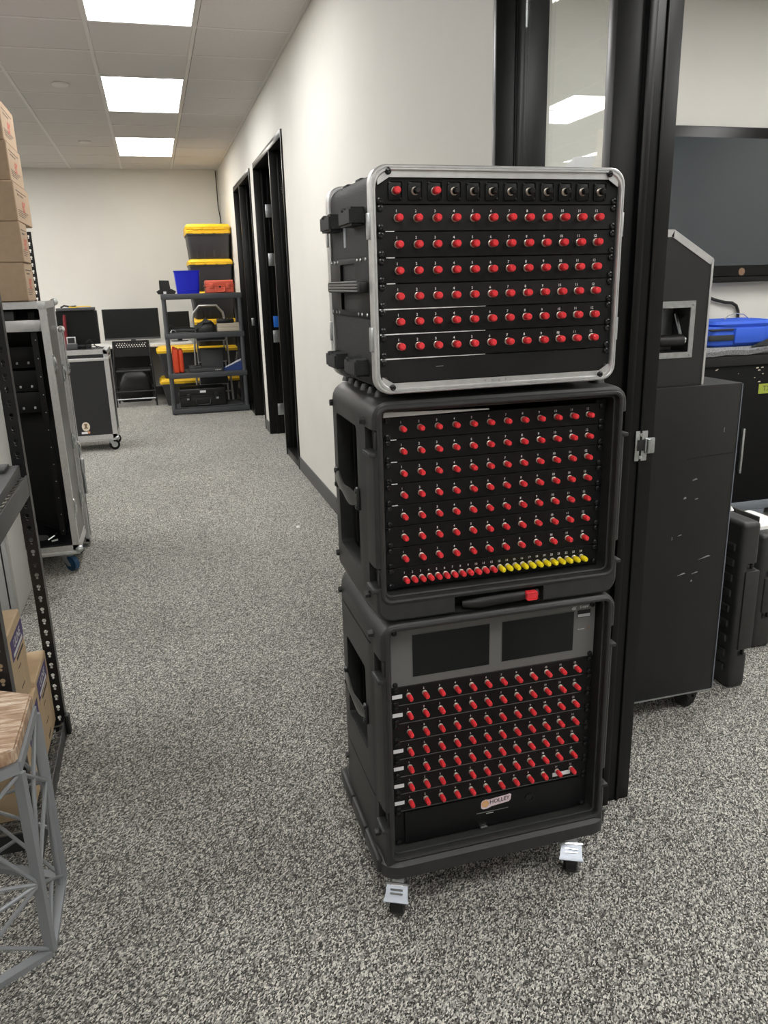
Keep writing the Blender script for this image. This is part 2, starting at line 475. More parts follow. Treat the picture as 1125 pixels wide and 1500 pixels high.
# cut edge tiles against the wall with the doors and the back wall
for r_ in rows:
    y = GY+.61*(r_+.5)
    if y < YF+.3: continue
    y0, y1 = y-.294, min(y+.294, YB-.004)
    xa = GX+.61*1+.012
    if y1-y0 < .05: continue
    b = B(); b.box(xa+.004, x_hi-.012, y0, y1, GZ+.001, GZ+.013); obj('ceiling_tile', b, 'ceiling_tile', ceil, False)
for c in range(-7, 1):
    x = GX+.61*(c+.5); y0 = GY+.61*9+.016
    if x < XL+.3: continue
    if YB-y0 > .05:
        b = B(); b.box(x-.294, x+.294, y0, YB-.004, GZ+.001, GZ+.013); obj('ceiling_tile', b, 'ceiling_tile', ceil, False)
b = B(); b.box(x_hi-.022, x_hi, YF+.01, YB-.005, GZ-.001, GZ+.02); obj('wall_angle', b, 'grid_white', ceil, False)

emis('panel_cool', (1.0, .99, .965), PANEL_LIGHT)
emis('panel_warm', (1.0, .955, .87), PANEL_LIGHT)
fr = B()
for x0, x1, y0, y1 in ((-.297, -.285, -.60, .60), (.285, .297, -.60, .60), (-.285, .285, -.60, -.588), (-.285, .285, .588, .60)):
    fr.box(x0, x1, y0, y1, -.004, .02)
frame_me = finish(fr.mesh('panel_frame'), 'grid_white', False)
df = B(); df.box(-.285, .285, -.588, .588, 0, .008); dif_me = df.mesh('diffuser'); dif_me2 = dif_me.copy()
finish(dif_me, 'panel_cool', False); finish(dif_me2, 'panel_warm', False)
def light_panel(x, y, label, warm=False):
    t = thing('ceiling_light', label, 'ceiling light', (x, y, CZ+.001), 0, 'recessed light panels')
    link('frame', frame_me, t); link('diffuser', dif_me2 if warm else dif_me, t)
names = {(0, -2): 'long white ceiling panel light cut off by the top of the picture', (0, 2): 'middle one of the three lit ceiling panels over the corridor',
         (0, 6): 'lit ceiling panel nearest to the back wall over the corridor'}
nm2 = ['second', 'third', 'fourth', 'fifth', 'sixth', 'seventh']
for (c, r_), k in light_cells.items():
    if k != 1: continue
    lb = names.get((c, r_), 'lit ceiling panel out of the picture, over %s' % ('the camera side of the corridor' if c == 0 else 'the open office beyond the shelving'))
    light_panel(GX+.61*(c+.5), GY+.61*(r_+1), lb, (c, r_) == (0, 6))
for i, (x, y) in enumerate(((2.3, 2.6), (2.3, .1), (2.3, -2.4), (3.9, 2.6), (3.9, .1))):
    light_panel(x, y, 'lit ceiling panel out of the picture, over the room with the television')
for i, (x, y, lb) in enumerate(((-.494, 6.82, 'round white ceiling cap nearer the camera, over the corridor'), (-.505, 9.26, 'small round white ceiling cap farther down the corridor'))):
    b = B(); b.lathe([(.062, .0), (.062, -.006), (.056, -.014), (.03, -.017), (.0, -.0171)][:4], (0, 0, 0), 'z', 24)
    o = obj('sprinkler_cap', b, 'grid_white'); o.location = (x, y, CZ); tag(o, lb, 'sprinkler cap', 'round ceiling caps')
# thin cable down the back corner
b = B(); b.tube([(.955, YB-.012, CZ-.01), (.957, YB-.012, 2.6), (.985-.03, YB-.012, 2.42), (.975, YB-.02, 2.25), (.968, YB-.02, 2.05), (.97, YB-.03, 1.9)], .006, 6)
tag(obj('wall_cable', b, 'cable'), 'thin dark cable hanging down the corner of the back wall', 'cable')

# ------------------------------------------------------------------ rack furniture shared by the three stacked cases
U = .04445
def _cap_mesh(col, r, ln):
    b = B(); b.lathe([(r*.93, 0), (r, -.002), (r, -ln*.55), (r*.9, -ln*.86), (r*.6, -ln), ], (0, 0, 0), 'y', 14)
    return finish(b.mesh('dust_cap'), col)
def _collar_mesh(r):
    b = B(); b.lathe([(r*1.16, 0), (r*1.16, -.0014), (r*1.06, -.0018), (r*1.06, -.0062)], (0, 0, 0), 'y', 14)
    return finish(b.mesh('connector_collar'), 'nickel')
CAP = {('red', 0): _cap_mesh('red_cap', .0068, .0145), ('red', 1): _cap_mesh('red_cap', .0058, .016), ('yellow', 1): _cap_mesh('yellow_cap', .0058, .019),
       ('black', 0): _cap_mesh('black_cap', .0060, .013), ('red', 2): _cap_mesh('red_cap', .0056, .0185)}
COLLAR = {0: _collar_mesh(.0060), 1: _collar_mesh(.0052), 2: _collar_mesh(.0050)}
sb = B(); sb.lathe([(.0062, 0), (.0062, -.0012), (.0055, -.0030), (.0030, -.0042), (.0029, -.0025), (.0009, -.0020)], (0, 0, 0), 'y', 14)
SCREW = finish(sb.mesh('rack_screw'), 'screw_black')
sb = B(); sb.lathe([(.0055, 0), (.005, -.0022), (.002, -.0028)], (0, 0, 0), 'y', 12); BOLTB = finish(sb.mesh('bolt'), 'screw_black')
sb = B(); sb.lathe([(.0055, 0), (.005, -.0022), (.002, -.0028)], (0, 0, 0), 'y', 12); RIVET = finish(sb.mesh('rivet'), 'zinc')
def rack_panel(case, ztop, nu, y, mt='panel_black', name='rack_panel', hw=.2413, screws=True, th=.003):
    z1 = ztop-.0006; z0 = ztop-nu*U+.0006
    b = B(); b.box(-hw, hw, y, y+th, z0, z1, .0007, seg=1)
    p = obj(name, b, mt, case)
    if screws:
        for x in (-.23255, .23255):
            for z in (ztop-.00635, ztop-nu*U+.00635):
                s = link('screw', SCREW, p); s.location = (x, y-.0001, z)
    return p
def connectors(p, xs, z, y, kinds, size, dig_z=.0115, digits=True, dig_size=.0066):
    tx = B()
    for i, x in enumerate(xs):
        k = kinds(i)
        c = link('connector_collar', COLLAR[size], p); c.location = (x, y, z)
        m = CAP.get((k, size)) or CAP[(k, 1)]
        d = link('dust_cap', m, p); d.location = (x, y-.0036-random.uniform(0, .0022), z)
        if digits: text(tx, str(i+1), (x-.002, y-.0004, z+dig_z), (1, 0, 0), (0, 0, 1), dig_size, bold=True)
    if digits: obj('printed_numerals', tx, 'white_print', p, False)['kind'] = 'stuff'
    else: tx.bm.free()

# ------------------------------------------------------------------ rotomoulded shock-mount cases (the two lower ones)
def ring_path(hw, hh, r, y, n=6): return [(x, y, z) for x, z in rrect(hw, hh, r, n)]
def roto_body(hw, hz, depth, pocket, notch_z, grooves, front_cut=None, ot=.017, ob=.052):
    """origin: front plane y=0, x centre 0, z 0..hz"""
    cz = hz/2; hh = hz/2
    def sec(y, ins, r): return [(x, y, z+cz) for x, z in rrect(hw-ins, hh-max(ins, 0), r, 5)]
    def osec(y, ins, r): return [(x, y, z+(hz-ot+ob)/2) for x, z in rrect(hw-ins, (hz-ot-ob)/2-(ins-.019), r, 5)]
    b = B(); b.loft([sec(depth, .022, .03), sec(depth-.012, .008, .036), sec(depth-.04, .002, .036), sec(depth-.06, -.004, .036), sec(.075, -.004, .034), sec(.055, 0, .034),
                     sec(.012, .001, .034), sec(.004, .003, .032), sec(0, .008, .028)])
    cs = []
    c = B(); o1, o2 = .019, .026
    c.loft([osec(-.02, o1, .014), osec(.012, o1+.001, .014), osec(.0125, o2-.002, .012), osec(.30, o2, .012)])
    cs.append(c)
    y0, y1, z0, z1 = pocket
    c = B(); c.box(-hw-.03, -hw+.055, y0, y1, z0, z1, .012, seg=3); cs.append(c)
    for z in notch_z:
        for s in (-1, 1):
            c = B(); c.box(s*hw-.014, s*hw+.014, -.02, .050, z-.022, z+.022); cs.append(c)
    for (ya, yb, z) in grooves:
        c = B(); c.box(-hw-.02, -hw+.0005, ya, yb, z-.0025, z+.0025); cs.append(c)
        c = B(); c.box(hw-.0005, hw+.02, ya, yb, z-.0025, z+.0025); cs.append(c)
    for fc in (front_cut or []):
        c = B(); c.box(*fc); cs.append(c)
    return cut(b, cs), o1
def roto_case(name, label, loc, rotz, hw, hz, depth, pocket, notch_z, grooves, rack_top, nu, strap_z, front_cut=None, ot=.017, ob=.052):
    t = thing(name, label, 'rack case', loc, rotz)
    me, o1 = roto_body(hw, hz, depth, pocket, notch_z, grooves, front_cut, ot, ob)
    obj('shell', me, 'roto_black', t, ang=28)
    cz = (hz-ot+ob)/2; oh = (hz-ot-ob)/2
    b = B(); b.tube([(x, .001, z+cz) for x, z in rrect(hw-o1+.003, oh+.003, .016, 6)], .0048, 8, closed=True); obj('rim_lip', b, 'roto_black', t)
    b = B(); b.tube([(x, .014, z+cz) for x, z in rrect(hw-o1-.004, oh-.004, .012, 6)], .003, 6, closed=True); obj('rim_groove', b, 'roto_black', t)
    # rack rails and the dark back of the cavity
    for s in (-1, 1):
        b = B(); b.box(s*.23255-.011, s*.23255+.011, .0385, .0415, rack_top-nu*U-.004, rack_top+.004); obj('rack_rail', b, 'rack_dark', t)
    b = B(); b.box(-hw+.031, hw-.031, .28, .285, ob+.008, hz-ot-.008); obj('inner_back', b, 'dark_inside', t)
    # latch inserts in the notches, bolts beside them
    for z in notch_z:
        for s in (-1, 1):
            b = B(); b.box(s*(hw-.0125)-.004, s*(hw-.0125)+.004, .003, .018, z-.018, z+.018, .002); obj('latch', b, 'rubber', t)
            b = B(); b.box(min(s*(hw-.008), s*(hw+.006)), max(s*(hw-.008), s*(hw+.006)), .000, .052, z-.031, z-.0225, .002); obj('latch_ledge', b, 'roto_black', t)
    y0, y1, z0, z1 = pocket
    # bowed lifting strap across the side pocket
    b = B(); n = 12; pts = []
    for i in range(n+1):
        f = i/n; yy = y1+.006+(y0-.006-(y1+.006))*f
        pts.append((-hw-.0075-.008*math.sin(math.pi*f), yy, strap_z+.006*math.sin(2*math.pi*f)))
    b.tube(pts, lambda f: (.004, .016-.004*math.cos(4*math.pi*f)), 8, flat=(1, 0, 0)); h = obj('strap_handle', b, 'strap_grey', t)
    for yy in (y0-.006, y1+.006):
        b = B(); b.box(-hw-.011, -hw-.003, yy-.009, yy+.009, strap_z-.024, strap_z+.024, .003); obj('handle_mount', b, 'steel_black', t)
        for dz in (-.016, .016):
            s_ = link('bolt', BOLTB, t); s_.rotation_euler = (0, 0, -R(90)); s_.location = (-hw-.0108, yy, strap_z+dz)
    return t
def bolt(t, x, y, z, s=-1):
    b = B(); b.cyl((x, y, z), (x+s*.011, y, z), .0085, .0075, 6); obj('bolt', b, 'roto_black', t)

MIDZ = .722
mid = roto_case('rotomoulded_rack_case', 'black rotomoulded rack case with eight panels, middle of the stack', (.6444, 1.411, MIDZ), R(-.4), .2735, .456, .39,
                (.105, .295, 1.115-.305-MIDZ, 1.115-MIDZ), (.379, .100), [], .417, 8, .965-MIDZ,
                front_cut=[(-.106, .096, -.02, .05, .003, .040)], ot=.018, ob=.050)
for y, z in ((.055, .412), (.052, .050), (.33, .41), (.33, .05)): bolt(mid, -.2735, y, z)
RY = .0345
for r_ in range(7):
    zt = .417-r_*U
    p = rack_panel(mid, zt, 1, RY)
    connectors(p, [-.2027+.03685*i for i in range(12)], zt-U/2, RY, lambda i: 'red', 1)
zt = .417-7*U
p = rack_panel(mid, zt, 1, RY)
connectors(p, [-.2014+.01752*i for i in range(24)], zt-U/2-.003, RY, lambda i: 'red' if i < 12 else 'yellow', 1, dig_z=.0135)
b = B(); b.prism([(-.240, .4175), (-.02, .4195), (-.02, .4215), (-.24, .4275)], 'y', RY-.001, RY+.004); obj('white_strip', b, 'white_print', mid, label='white strip along the panel top')  # white wedge above the first panel, narrowing towards the middle
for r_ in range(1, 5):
    b = B(); b.box(-.2265, -.214, RY-.0006, RY, .417-r_*U-.0008, .417-r_*U+.0008); obj('bare_edge_glint', b, 'white_print', mid)  # highlight on the bare panel edges, painted as short white slivers
# ribbed tray under the lowest panel
for i in range(20):
    x = -.21+.0215*i
    b = B(); b.box(x, x+.010, .018, .034, .0505, .0535, .001, seg=1); obj('tray_rib', b, 'roto_black', mid)
# pull handle with red catch in the front recess
b = B(); b.tube([(-.082, .016, .017), (-.066, .008, .018), (-.05, .004, .019), (.05, .004, .022), (.085, .010, .023)], lambda f: (.0105-.0015*math.cos(2*math.pi*f), .009), 12, flat=(0, 0, 1)); hd = obj('pull_handle', b, 'rubber', mid)
b = B(); b.box(.052, .079, -.010, .006, .0135, .0325, .004, seg=3); ct = obj('red_catch', b, 'red_cap', hd, label='red plastic catch')
b = B(); b.tube([(x+.0655, -.0100, z+.023) for x, z in rrect(.0115, .008, .003, 3)], .0012, 6, closed=True); obj('catch_rim', b, 'red_cap', ct)
b = B(); b.box(-.106, .096, .046, .0495, .004, .039); obj('recess_back', b, 'dark_inside', mid)
# stacking studs on top
for i in range(6):
    for s in (-1, 1):
        b = B(); b.lathe([(.017, .0), (.015, .007), (.012, .0125), (.004, .0128)], (s*.232, .06+.058*i, .4555), 'z', 14); obj('stacking_stud', b, 'roto_black', mid)

BOTZ = .098
bot = roto_case('rotomoulded_rack_case', 'black rotomoulded rack case on four braked casters with twin-screen monitor, bottom of the stack', (.6477, 1.410, BOTZ), R(.1), .2735, .6235, .39,
                (.115, .29, .363-BOTZ, .575-BOTZ), (.522, .155), [(.065, .36, .558), (.065, .36, .180)], .5928, 12, .463-BOTZ, ot=.0145, ob=.052)
for y, z in ((.055, .585), (.05, .095), (.33, .12), (.33, .58)): bolt(bot, -.2735, y, z)
# caster board with three bumper lengths along each side
b = B(); b.loft([[(x, y+.205, z) for x, y in rrect(.283-i, .217-i, .045, 6)] for z, i in ((.006, .010), (-.002, .004), (.012, 0), (.036, 0), (.044, .006))])
b.bm.free()
b = B(); b.loft([[(x, y+.202, z) for x, y in rrect(.284-i, .212-i, .045, 6)] for z, i in ((.0, .008), (.006, 0), (.036, 0), (.046, .010))])
obj('caster_board', b, 'roto_black', bot)
for ya, yb in ((.02, .135), (.14, .26), (.265, .385)):
    for s in (-1, 1):
        b = B(); b.box(min(s*.276, s*.289), max(s*.276, s*.289), ya, yb, .008, .044, .004); obj('side_bumper', b, 'roto_black', bot)
# monitor panel
zt = .5928
p = rack_panel(bot, zt, 3, RY, 'monitor_grey', 'monitor_panel')
p['label'] = 'grey panel with two dark screens'
for x0, x1, za, zb in ((.4547, .6315, .577, .675), (.6612, .8355, .579, .6745)):
    b = B(); b.box(x0-.6477, x1-.6477, RY-.0005, RY+.001, za-BOTZ, zb-BOTZ); s_ = obj('screen', b, 'screen_black', p)
    b = B()
    X0, X1, Z0, Z1 = x0-.6477, x1-.6477, za-BOTZ, zb-BOTZ
    for q in ((X0-.0012, X1+.0012, Z0-.0012, Z0), (X0-.0012, X1+.0012, Z1, Z1+.0012), (X0-.0012, X0, Z0, Z1), (X1, X1+.0012, Z0, Z1)): b.box(q[0], q[1], RY-.0012, RY+.001, q[2], q[3])
    obj('screen_bezel', b, 'monitor_grey', p)
b = B(); text(b, '4K', (.8355-.6477, RY-.0006, .6805-BOTZ), (1, 0, .03), (.15, 0, 1), .013, sx=.8); text(b, 'Scope', (.860-.6477, RY-.0006, .6825-BOTZ), (1, 0, .03), (.1, 0, 1), .0095, sx=.95); obj('handwriting', b, 'white_print', p, False)
b = B(); b.box(.8445-.6477, .8765-.6477, RY-.0008, RY, .6565-BOTZ, .6745-BOTZ); lb = obj('asset_label', b, 'slot_dark', p)
b = B(); b.box(.8455-.6477, .8755-.6477, RY-.0011, RY-.0006, .658-BOTZ, .665-BOTZ); obj('asset_barcode', b, 'grey_print', lb)
b = B(); text(b, 'Blackmagicdesign', (.855-.6477, RY-.0006, .6285-BOTZ), (1, 0, 0), (0, 0, 1), .0030, bold=True, sx=.8); obj('maker_lettering', b, 'white_print', p, False)
b = B(); b.box(.8705-.6477, .8745-.6477, RY-.0008, RY, .6255-BOTZ, .6335-BOTZ); obj('maker_mark', b, 'badge_brown', p)
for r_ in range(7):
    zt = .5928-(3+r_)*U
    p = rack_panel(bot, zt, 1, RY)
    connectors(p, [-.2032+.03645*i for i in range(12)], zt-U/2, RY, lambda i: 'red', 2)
    b = B(); b.box(-.226, .215, RY-.0005, RY+.001, zt-U-.0006, zt-U+.0004); obj('panel_edge_glint', b, 'monitor_grey', p)  # edge highlight painted as a paler grey strip
    if r_ != 2:
        b = B(); b.box(-.2405, -.2175, RY-.0008, RY, zt-U/2-.0048, zt-U/2+.0045, .0003, seg=1); obj('paper_label', b, 'label_white', p)
    if r_ == 6:
        b = B(); b.box(.150, .196, RY-.0008, RY, zt-U/2-.0145, zt-U/2-.004, .0003, seg=1); obj('paper_label', b, 'label_white', p)
# drawer
zt = .5928-10*U
p = rack_panel(bot, zt, 2, RY+.002, 'panel_black', 'drawer_panel')
b = B(); b.box(-.218, .218, RY-.004, RY+.002, zt-2*U+.004, zt-.004, .001); dw = obj('drawer_front', b, 'panel_black', p)
b = B(); b.lathe([(.011, 0), (.011, -.002), (.008, -.003), (.0075, -.001), (.003, -.0015)], (.0895, RY-.004, .2148-BOTZ), 'y', 20); obj('drawer_lock', b, 'screw_black', p)
b = B(); st = [(.614, .226), (.618, .2315), (.626, .233), (.634, .2315), (.650, .233), (.672, .2345), (.686, .2365), (.690, .234), (.6885, .221), (.684, .2165), (.660, .2145), (.640, .2125), (.630, .2085), (.620, .2085), (.6145, .212)]
b.prism([(x-.6477, z-BOTZ) for x, z in st], 'y', RY-.0048, RY-.0038); s_ = obj('round_sticker', b, 'sticker_pink', p, False, label='pink lettered sticker')
b = B(); b.lathe([(.0095, 0), (.0095, -.0004)], (.6245-.6477, RY-.0048, .2225-BOTZ), 'y', 18); obj('sticker_art', b, 'sticker_sun', s_)
b = B(); text(b, 'HOLLEY', (.6605-.6477, RY-.0051, .2255-BOTZ), (1, 0, .07), (0, 0, 1), .0150, bold=True, sx=.92); obj('sticker_lettering', b, 'slot_dark', s_, False)
b = B(); b.box(-.045, .035, RY-.0052, RY-.004, .199-BOTZ, .2005-BOTZ); b.bm.verts.ensure_lookup_table(); obj('drawer_pull_edge', b, 'monitor_grey', p)
b = B(); b.box(-.02, -.002, RY-.0050, RY-.004, .1945-BOTZ, .1955-BOTZ); obj('drawer_print', b, 'grey_print', p)
b = B(); b.box(-.035, -.018, RY-.008, RY-.002, zt-2*U+.001, zt-2*U+.006, .001); obj('drawer_catch', b, 'zinc', p)

def caster(parent, x, y, ztop, R_, width, trail, pedal=True, tyre='rubber', hub='rubber', axis=None, name='caster', metal='chrome'):
    """swivel caster under z=ztop (local to parent, floor at ztop-H): trail = (dx,dy) from pivot to axle"""
    c = bpy.data.objects.new(name, None); COL.objects.link(c); c.parent = parent; c.location = (x, y, ztop)
    H = R_[1]; r = R_[0]
    ang = math.atan2(trail[1], trail[0]); c.rotation_euler = (0, 0, ang); tl = math.hypot(*trail)
    b = B(); b.lathe([(r, -width/2+.003), (r, width/2-.003), (r-.003, width/2), (r*.6, width/2), (r*.55, width/2-.002), (r*.15, width/2-.002)], (tl, 0, -H+r), 'y', 26)
    b.lathe([(r-.0031, -width/2), (r*.6, -width/2), (r*.15, -width/2+.002)], (tl, 0, -H+r), 'y', 26)
    obj('wheel', b, [tyre], c)
    b = B(); b.lathe([(r*.58, -width/2-.001), (r*.58, width/2+.001)], (tl, 0, -H+r), 'y', 20); obj('wheel_hub', b, hub, c)
    b = B()
    for s in (-1, 1):
        b.prism([(-.020, -.012), (.022, -.012), (tl+.012, -H+r-.010), (tl-.012, -H+r-.010)], 'y', s*(width/2+.003), s*(width/2+.006))
    b.box(-.024, .026, -width/2-.006, width/2+.006, -.016, -.010, .002)
    obj('fork', b, metal, c)
    b = B(); b.box(-.036, .036, -.034, .034, -.0045, 0, .002); b.cyl((0, 0, -.012), (0, 0, -.004), .020, seg=18); obj('mounting_plate', b, metal, c)
    b = B(); b.cyl((tl, -width/2-.012, -H+r), (tl, width/2+.012, -H+r), .005, seg=8); obj('axle', b, metal, c)
    if pedal:
        b = B(); w2 = width/2+.009
        b.prism([(.022, -.007), (.052, -.0165), (.054, -.021), (.020, -.011)], 'y', -w2*.55, w2*.55); obj('brake_pad', b, 'label_white', c)
        b = B(); b.loft([[(.048, yy, -.016), (.053, yy, -.0185), (.068, yy*1.08, -.0370), (.077, yy*1.20, -.0430), (.076, yy*1.20, -.0455), (.065, yy*1.08, -.0405), (.049, yy, -.0215)] for yy in (-w2, -w2*.5, w2*.5, w2)])
        obj('brake_pedal', b, 'pedal_zinc', c)
        for k, f in enumerate((.34, .68)):
            b = B(); xx = .053+.015*f; zz = -.0185-.0185*f
            b.tube([(xx+.001, -w2*.60, zz+.001), (xx+.001, w2*.60, zz+.001)], .0022, 6); obj('pedal_rib', b, 'chrome', c)
        b = B(); b.tube([(.048, -w2-.003, -.0175), (.048, w2+.003, -.0175)], .0040, 8); obj('pedal_hinge', b, metal, c)
    return c
for x, y in ((-.226, .046), (.212, .046), (-.226, .345), (.212, .345)):
    caster(bot, x, y, 0, (.0345, BOTZ-.0004), .030, (-.018, -.036) if y < .2 else (.03, -.02))

# ------------------------------------------------------------------ top case: textured shell between two aluminium frames
TOPZ = 1.1905
top = thing('aluminium_edged_rack_case', 'textured black rack case with silver aluminium front frame, top of the stack', 'rack case', (.6299, 1.403, TOPZ), R(1.1))
hw, hz, dp = .2515, .395, .345
def tsec(y, ins, r=.030): return [(x, y, z+hz/2) for x, z in rrect(hw-ins, hz/2-ins, r, 6)]
b = B(); b.loft([tsec(.02, .006), tsec(dp-.02, .006)])
cs = []
c = B(); c.loft([[(x, y, z+hz/2) for x, z in rrect(hw-.0075, hz/2-.0075, .025, 6)] for y in (-.01, .30)]); cs.append(c)
me = cut(b, cs); obj('shell', me, 'tough_black', top, ang=40)
for nm, y0, y1 in (('front_frame', -.001, .024), ('rear_frame', dp-.026, dp)):
    s0 = [tsec(y0+.003, .0), tsec(y0, .002), tsec(y0, .0040), tsec(y0+.0015, .0050), tsec(y0, .0060), tsec(y0, .0085), tsec(y0+.003, .0100), tsec(y1-.002, .0100), tsec(y1, .009), tsec(y1, .002), tsec(y1-.003, 0)]
    s0.append(s0[0]); b = B(); b.loft(s0, cap=False); bmesh.ops.remove_doubles(b.bm, verts=b.bm.verts, dist=1e-5); fo = obj(nm, b, 'aluminium', top, ang=25)
b = B(); b.box(-hw+.026, hw-.026, .0035, .006, .3745, hz-.0095); obj('frame_top_strip', b, 'aluminium', top)
b = B(); b.box(-hw+.026, hw-.026, .0035, .006, .0095, .0195); obj('frame_bottom_strip', b, 'aluminium', top)
for s in (-1, 1):
    for z, d in ((.3735, -1), (.0205, 1)):
        b = B(); b.prism([(s*(hw-.014), z+d*.012), (s*(hw-.014), z-d*.009), (s*(hw-.040), z-d*.009), (s*(hw-.034), z)], 'y', .002, .0036); obj('corner_bracket', b, 'aluminium', top)
        x_ = link('screw', SCREW, top); x_.location = (s*(hw-.0335), .0018, z-d*.0075+(.003 if d < 0 else -.001))
for i in range(4):
    x_ = link('rivet', RIVET, top); x_.location = (-.05+.0143*i+.02, .0030, .0145); x_.scale = (.45, .45, .45)
for z in (.10, .295):
    for s in (-1, 1):
        b = B(); b.box(min(s*(hw-.002), s*(hw+.004)), max(s*(hw-.002), s*(hw+.004)), .004, .020, z-.022, z+.022, .001); obj('frame_latch', b, 'zinc', top)
        b = B(); b.box(min(s*(hw-.002), s*(hw+.003)), max(s*(hw-.002), s*(hw+.003)), dp-.020, dp-.006, z-.02, z+.02, .001); obj('rear_latch', b, 'zinc', top)
# stacking feet on the side
for s in (-1, 1):
    for y in (.105, .265):
        for z, k in ((.318, 1), (.045, -1)):
            b = B(); b.prism([(y-.043, z-.017), (y+.043, z-.017), (y+.043, z+.014), (y+.018, z+.017), (y+.014, z+.012), (y-.014, z+.012), (y-.018, z+.017), (y-.043, z+.014)], 'x', s*(hw-.020), s*(hw+.022))
            bmesh.ops.recalc_face_normals(b.bm, faces=b.bm.faces); bmesh.ops.bevel(b.bm, geom=list(b.bm.edges), offset=.004, segments=2, affect='EDGES')
            obj('stacking_foot', b, 'tough_black', top)
for y in (.07, .19, .29):
    b = B(); b.box(-hw+.03, hw-.03, y-.018, y+.018, hz-.0085, hz-.001, .003); obj('top_rib', b, 'tough_black', top)
b = B(); b.box(-hw+.03, hw-.03, .05, .30, .0015, .0105, .003); obj('bottom_pad', b, 'tough_black', top)
# side handle: plate with cut-out, ribbed grip
for s in (-1, 1):
    b = B(); b.box(min(s*(hw-.010), s*(hw+.000)), max(s*(hw-.010), s*(hw+.000)), .022, dp-.024, .137, .246, .002)
    c = B(); c.box(s*hw-.05, s*hw+.05, .118, .235, .148, .236, .004); me = cut(b, [c]); hp = obj('handle_plate', me, 'rack_dark', top)
    b = B(); b.box(min(s*(hw-.055), s*(hw-.052)), max(s*(hw-.055), s*(hw-.052)), .118, .235, .148, .236); obj('handle_cup', b, 'dark_inside', top)
    gr = B(); x0, x1 = sorted((s*(hw-.004), s*(hw+.016)))
    gr.box(x0, x1, .035, .285, .182, .203, .004); g = obj('grip', gr, 'rubber', top)
    for k in range(4):
        b = B(); zz = .184+.0054*k; xx = s*(hw+.0165)
        b.box(xx-.0012, xx+.0012, .045, .27, zz, zz+.0032, .0008, seg=1); obj('grip_rib', b, 'monitor_grey', g)
    for yy in (.04, .075, .10, .25, .275, .305):
        for zz in (.143, .241):
            r_ = link('rivet', RIVET, top); r_.rotation_euler = (0, 0, s*R(90)); r_.location = (s*(hw+.0002), yy, zz); r_.scale = (.6, .6, .6)
b = B(); b.box(-hw+.0050, -hw+.0070, .20, .216, .268, .318); obj('worn_label', b, 'pedal_zinc', top)
TY = .008
kinds0 = lambda i: 'red' if i in (0, 2) else 'black'
for r_ in range(8):
    zt = .3737-r_*U+.0012
    p = rack_panel(top, zt, 1, TY, 'panel_scuffed' if r_ in (1, 4, 7) else 'panel_black')
    if r_ == 0:
        for i in range(12):
            x = -.2045+.0369*i
            b = B(); b.box(x-.013, x+.013, TY-.0016, TY, zt-U/2-.0155, zt-U/2+.0155, .003, seg=2); pp = obj('socket_plate', b, 'panel_black', p)
            for dx, dz in ((-.0105, .0125), (.0105, -.0125)):
                s_ = link('plate_screw', SCREW, p); s_.location = (x+dx, TY-.0016, zt-U/2+dz); s_.scale = (.35, .35, .35)
        connectors(p, [-.2045+.0369*i for i in range(12)], zt-U/2, TY-.0016, kinds0, 0, digits=False)
    elif r_ < 7:
        connectors(p, [-.2005+.0363*i for i in range(12)], zt-U/2, TY, lambda i: 'red', 0)
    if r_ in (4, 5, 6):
        b = B(); b.prism([(-.238, zt-U-.0012), (-.03, zt-U-.0004), (-.03, zt-U+.0004), (-.238, zt-U+.0012)], 'y', TY-.0008, TY+.001); obj('bare_edge_glint', b, 'white_print', p)  # tapered white sliver paints the highlight on a bare aluminium edge
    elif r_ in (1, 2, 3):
        b = B(); b.box(-.223, -.207, TY-.0008, TY+.001, zt-U-.0007, zt-U+.0007); obj('bare_edge_glint', b, 'white_print', p)  # short white sliver, painted highlight on the bare edge
    if r_ == 7:
        b = B(); b.box(-.13, -.115, TY-.0003, TY, zt-.018, zt-.0172); b2_ = obj('scratch', b, 'scratch', p)
for s in (-1, 1):
    b = B(); b.box(s*.23255-.011, s*.23255+.011, .0115, .014, .012, .38); obj('rack_rail', b, 'rack_dark', top)
b = B(); b.box(-hw+.014, hw-.014, .25, .254, .014, hz-.014); obj('inner_back', b, 'dark_inside', top)

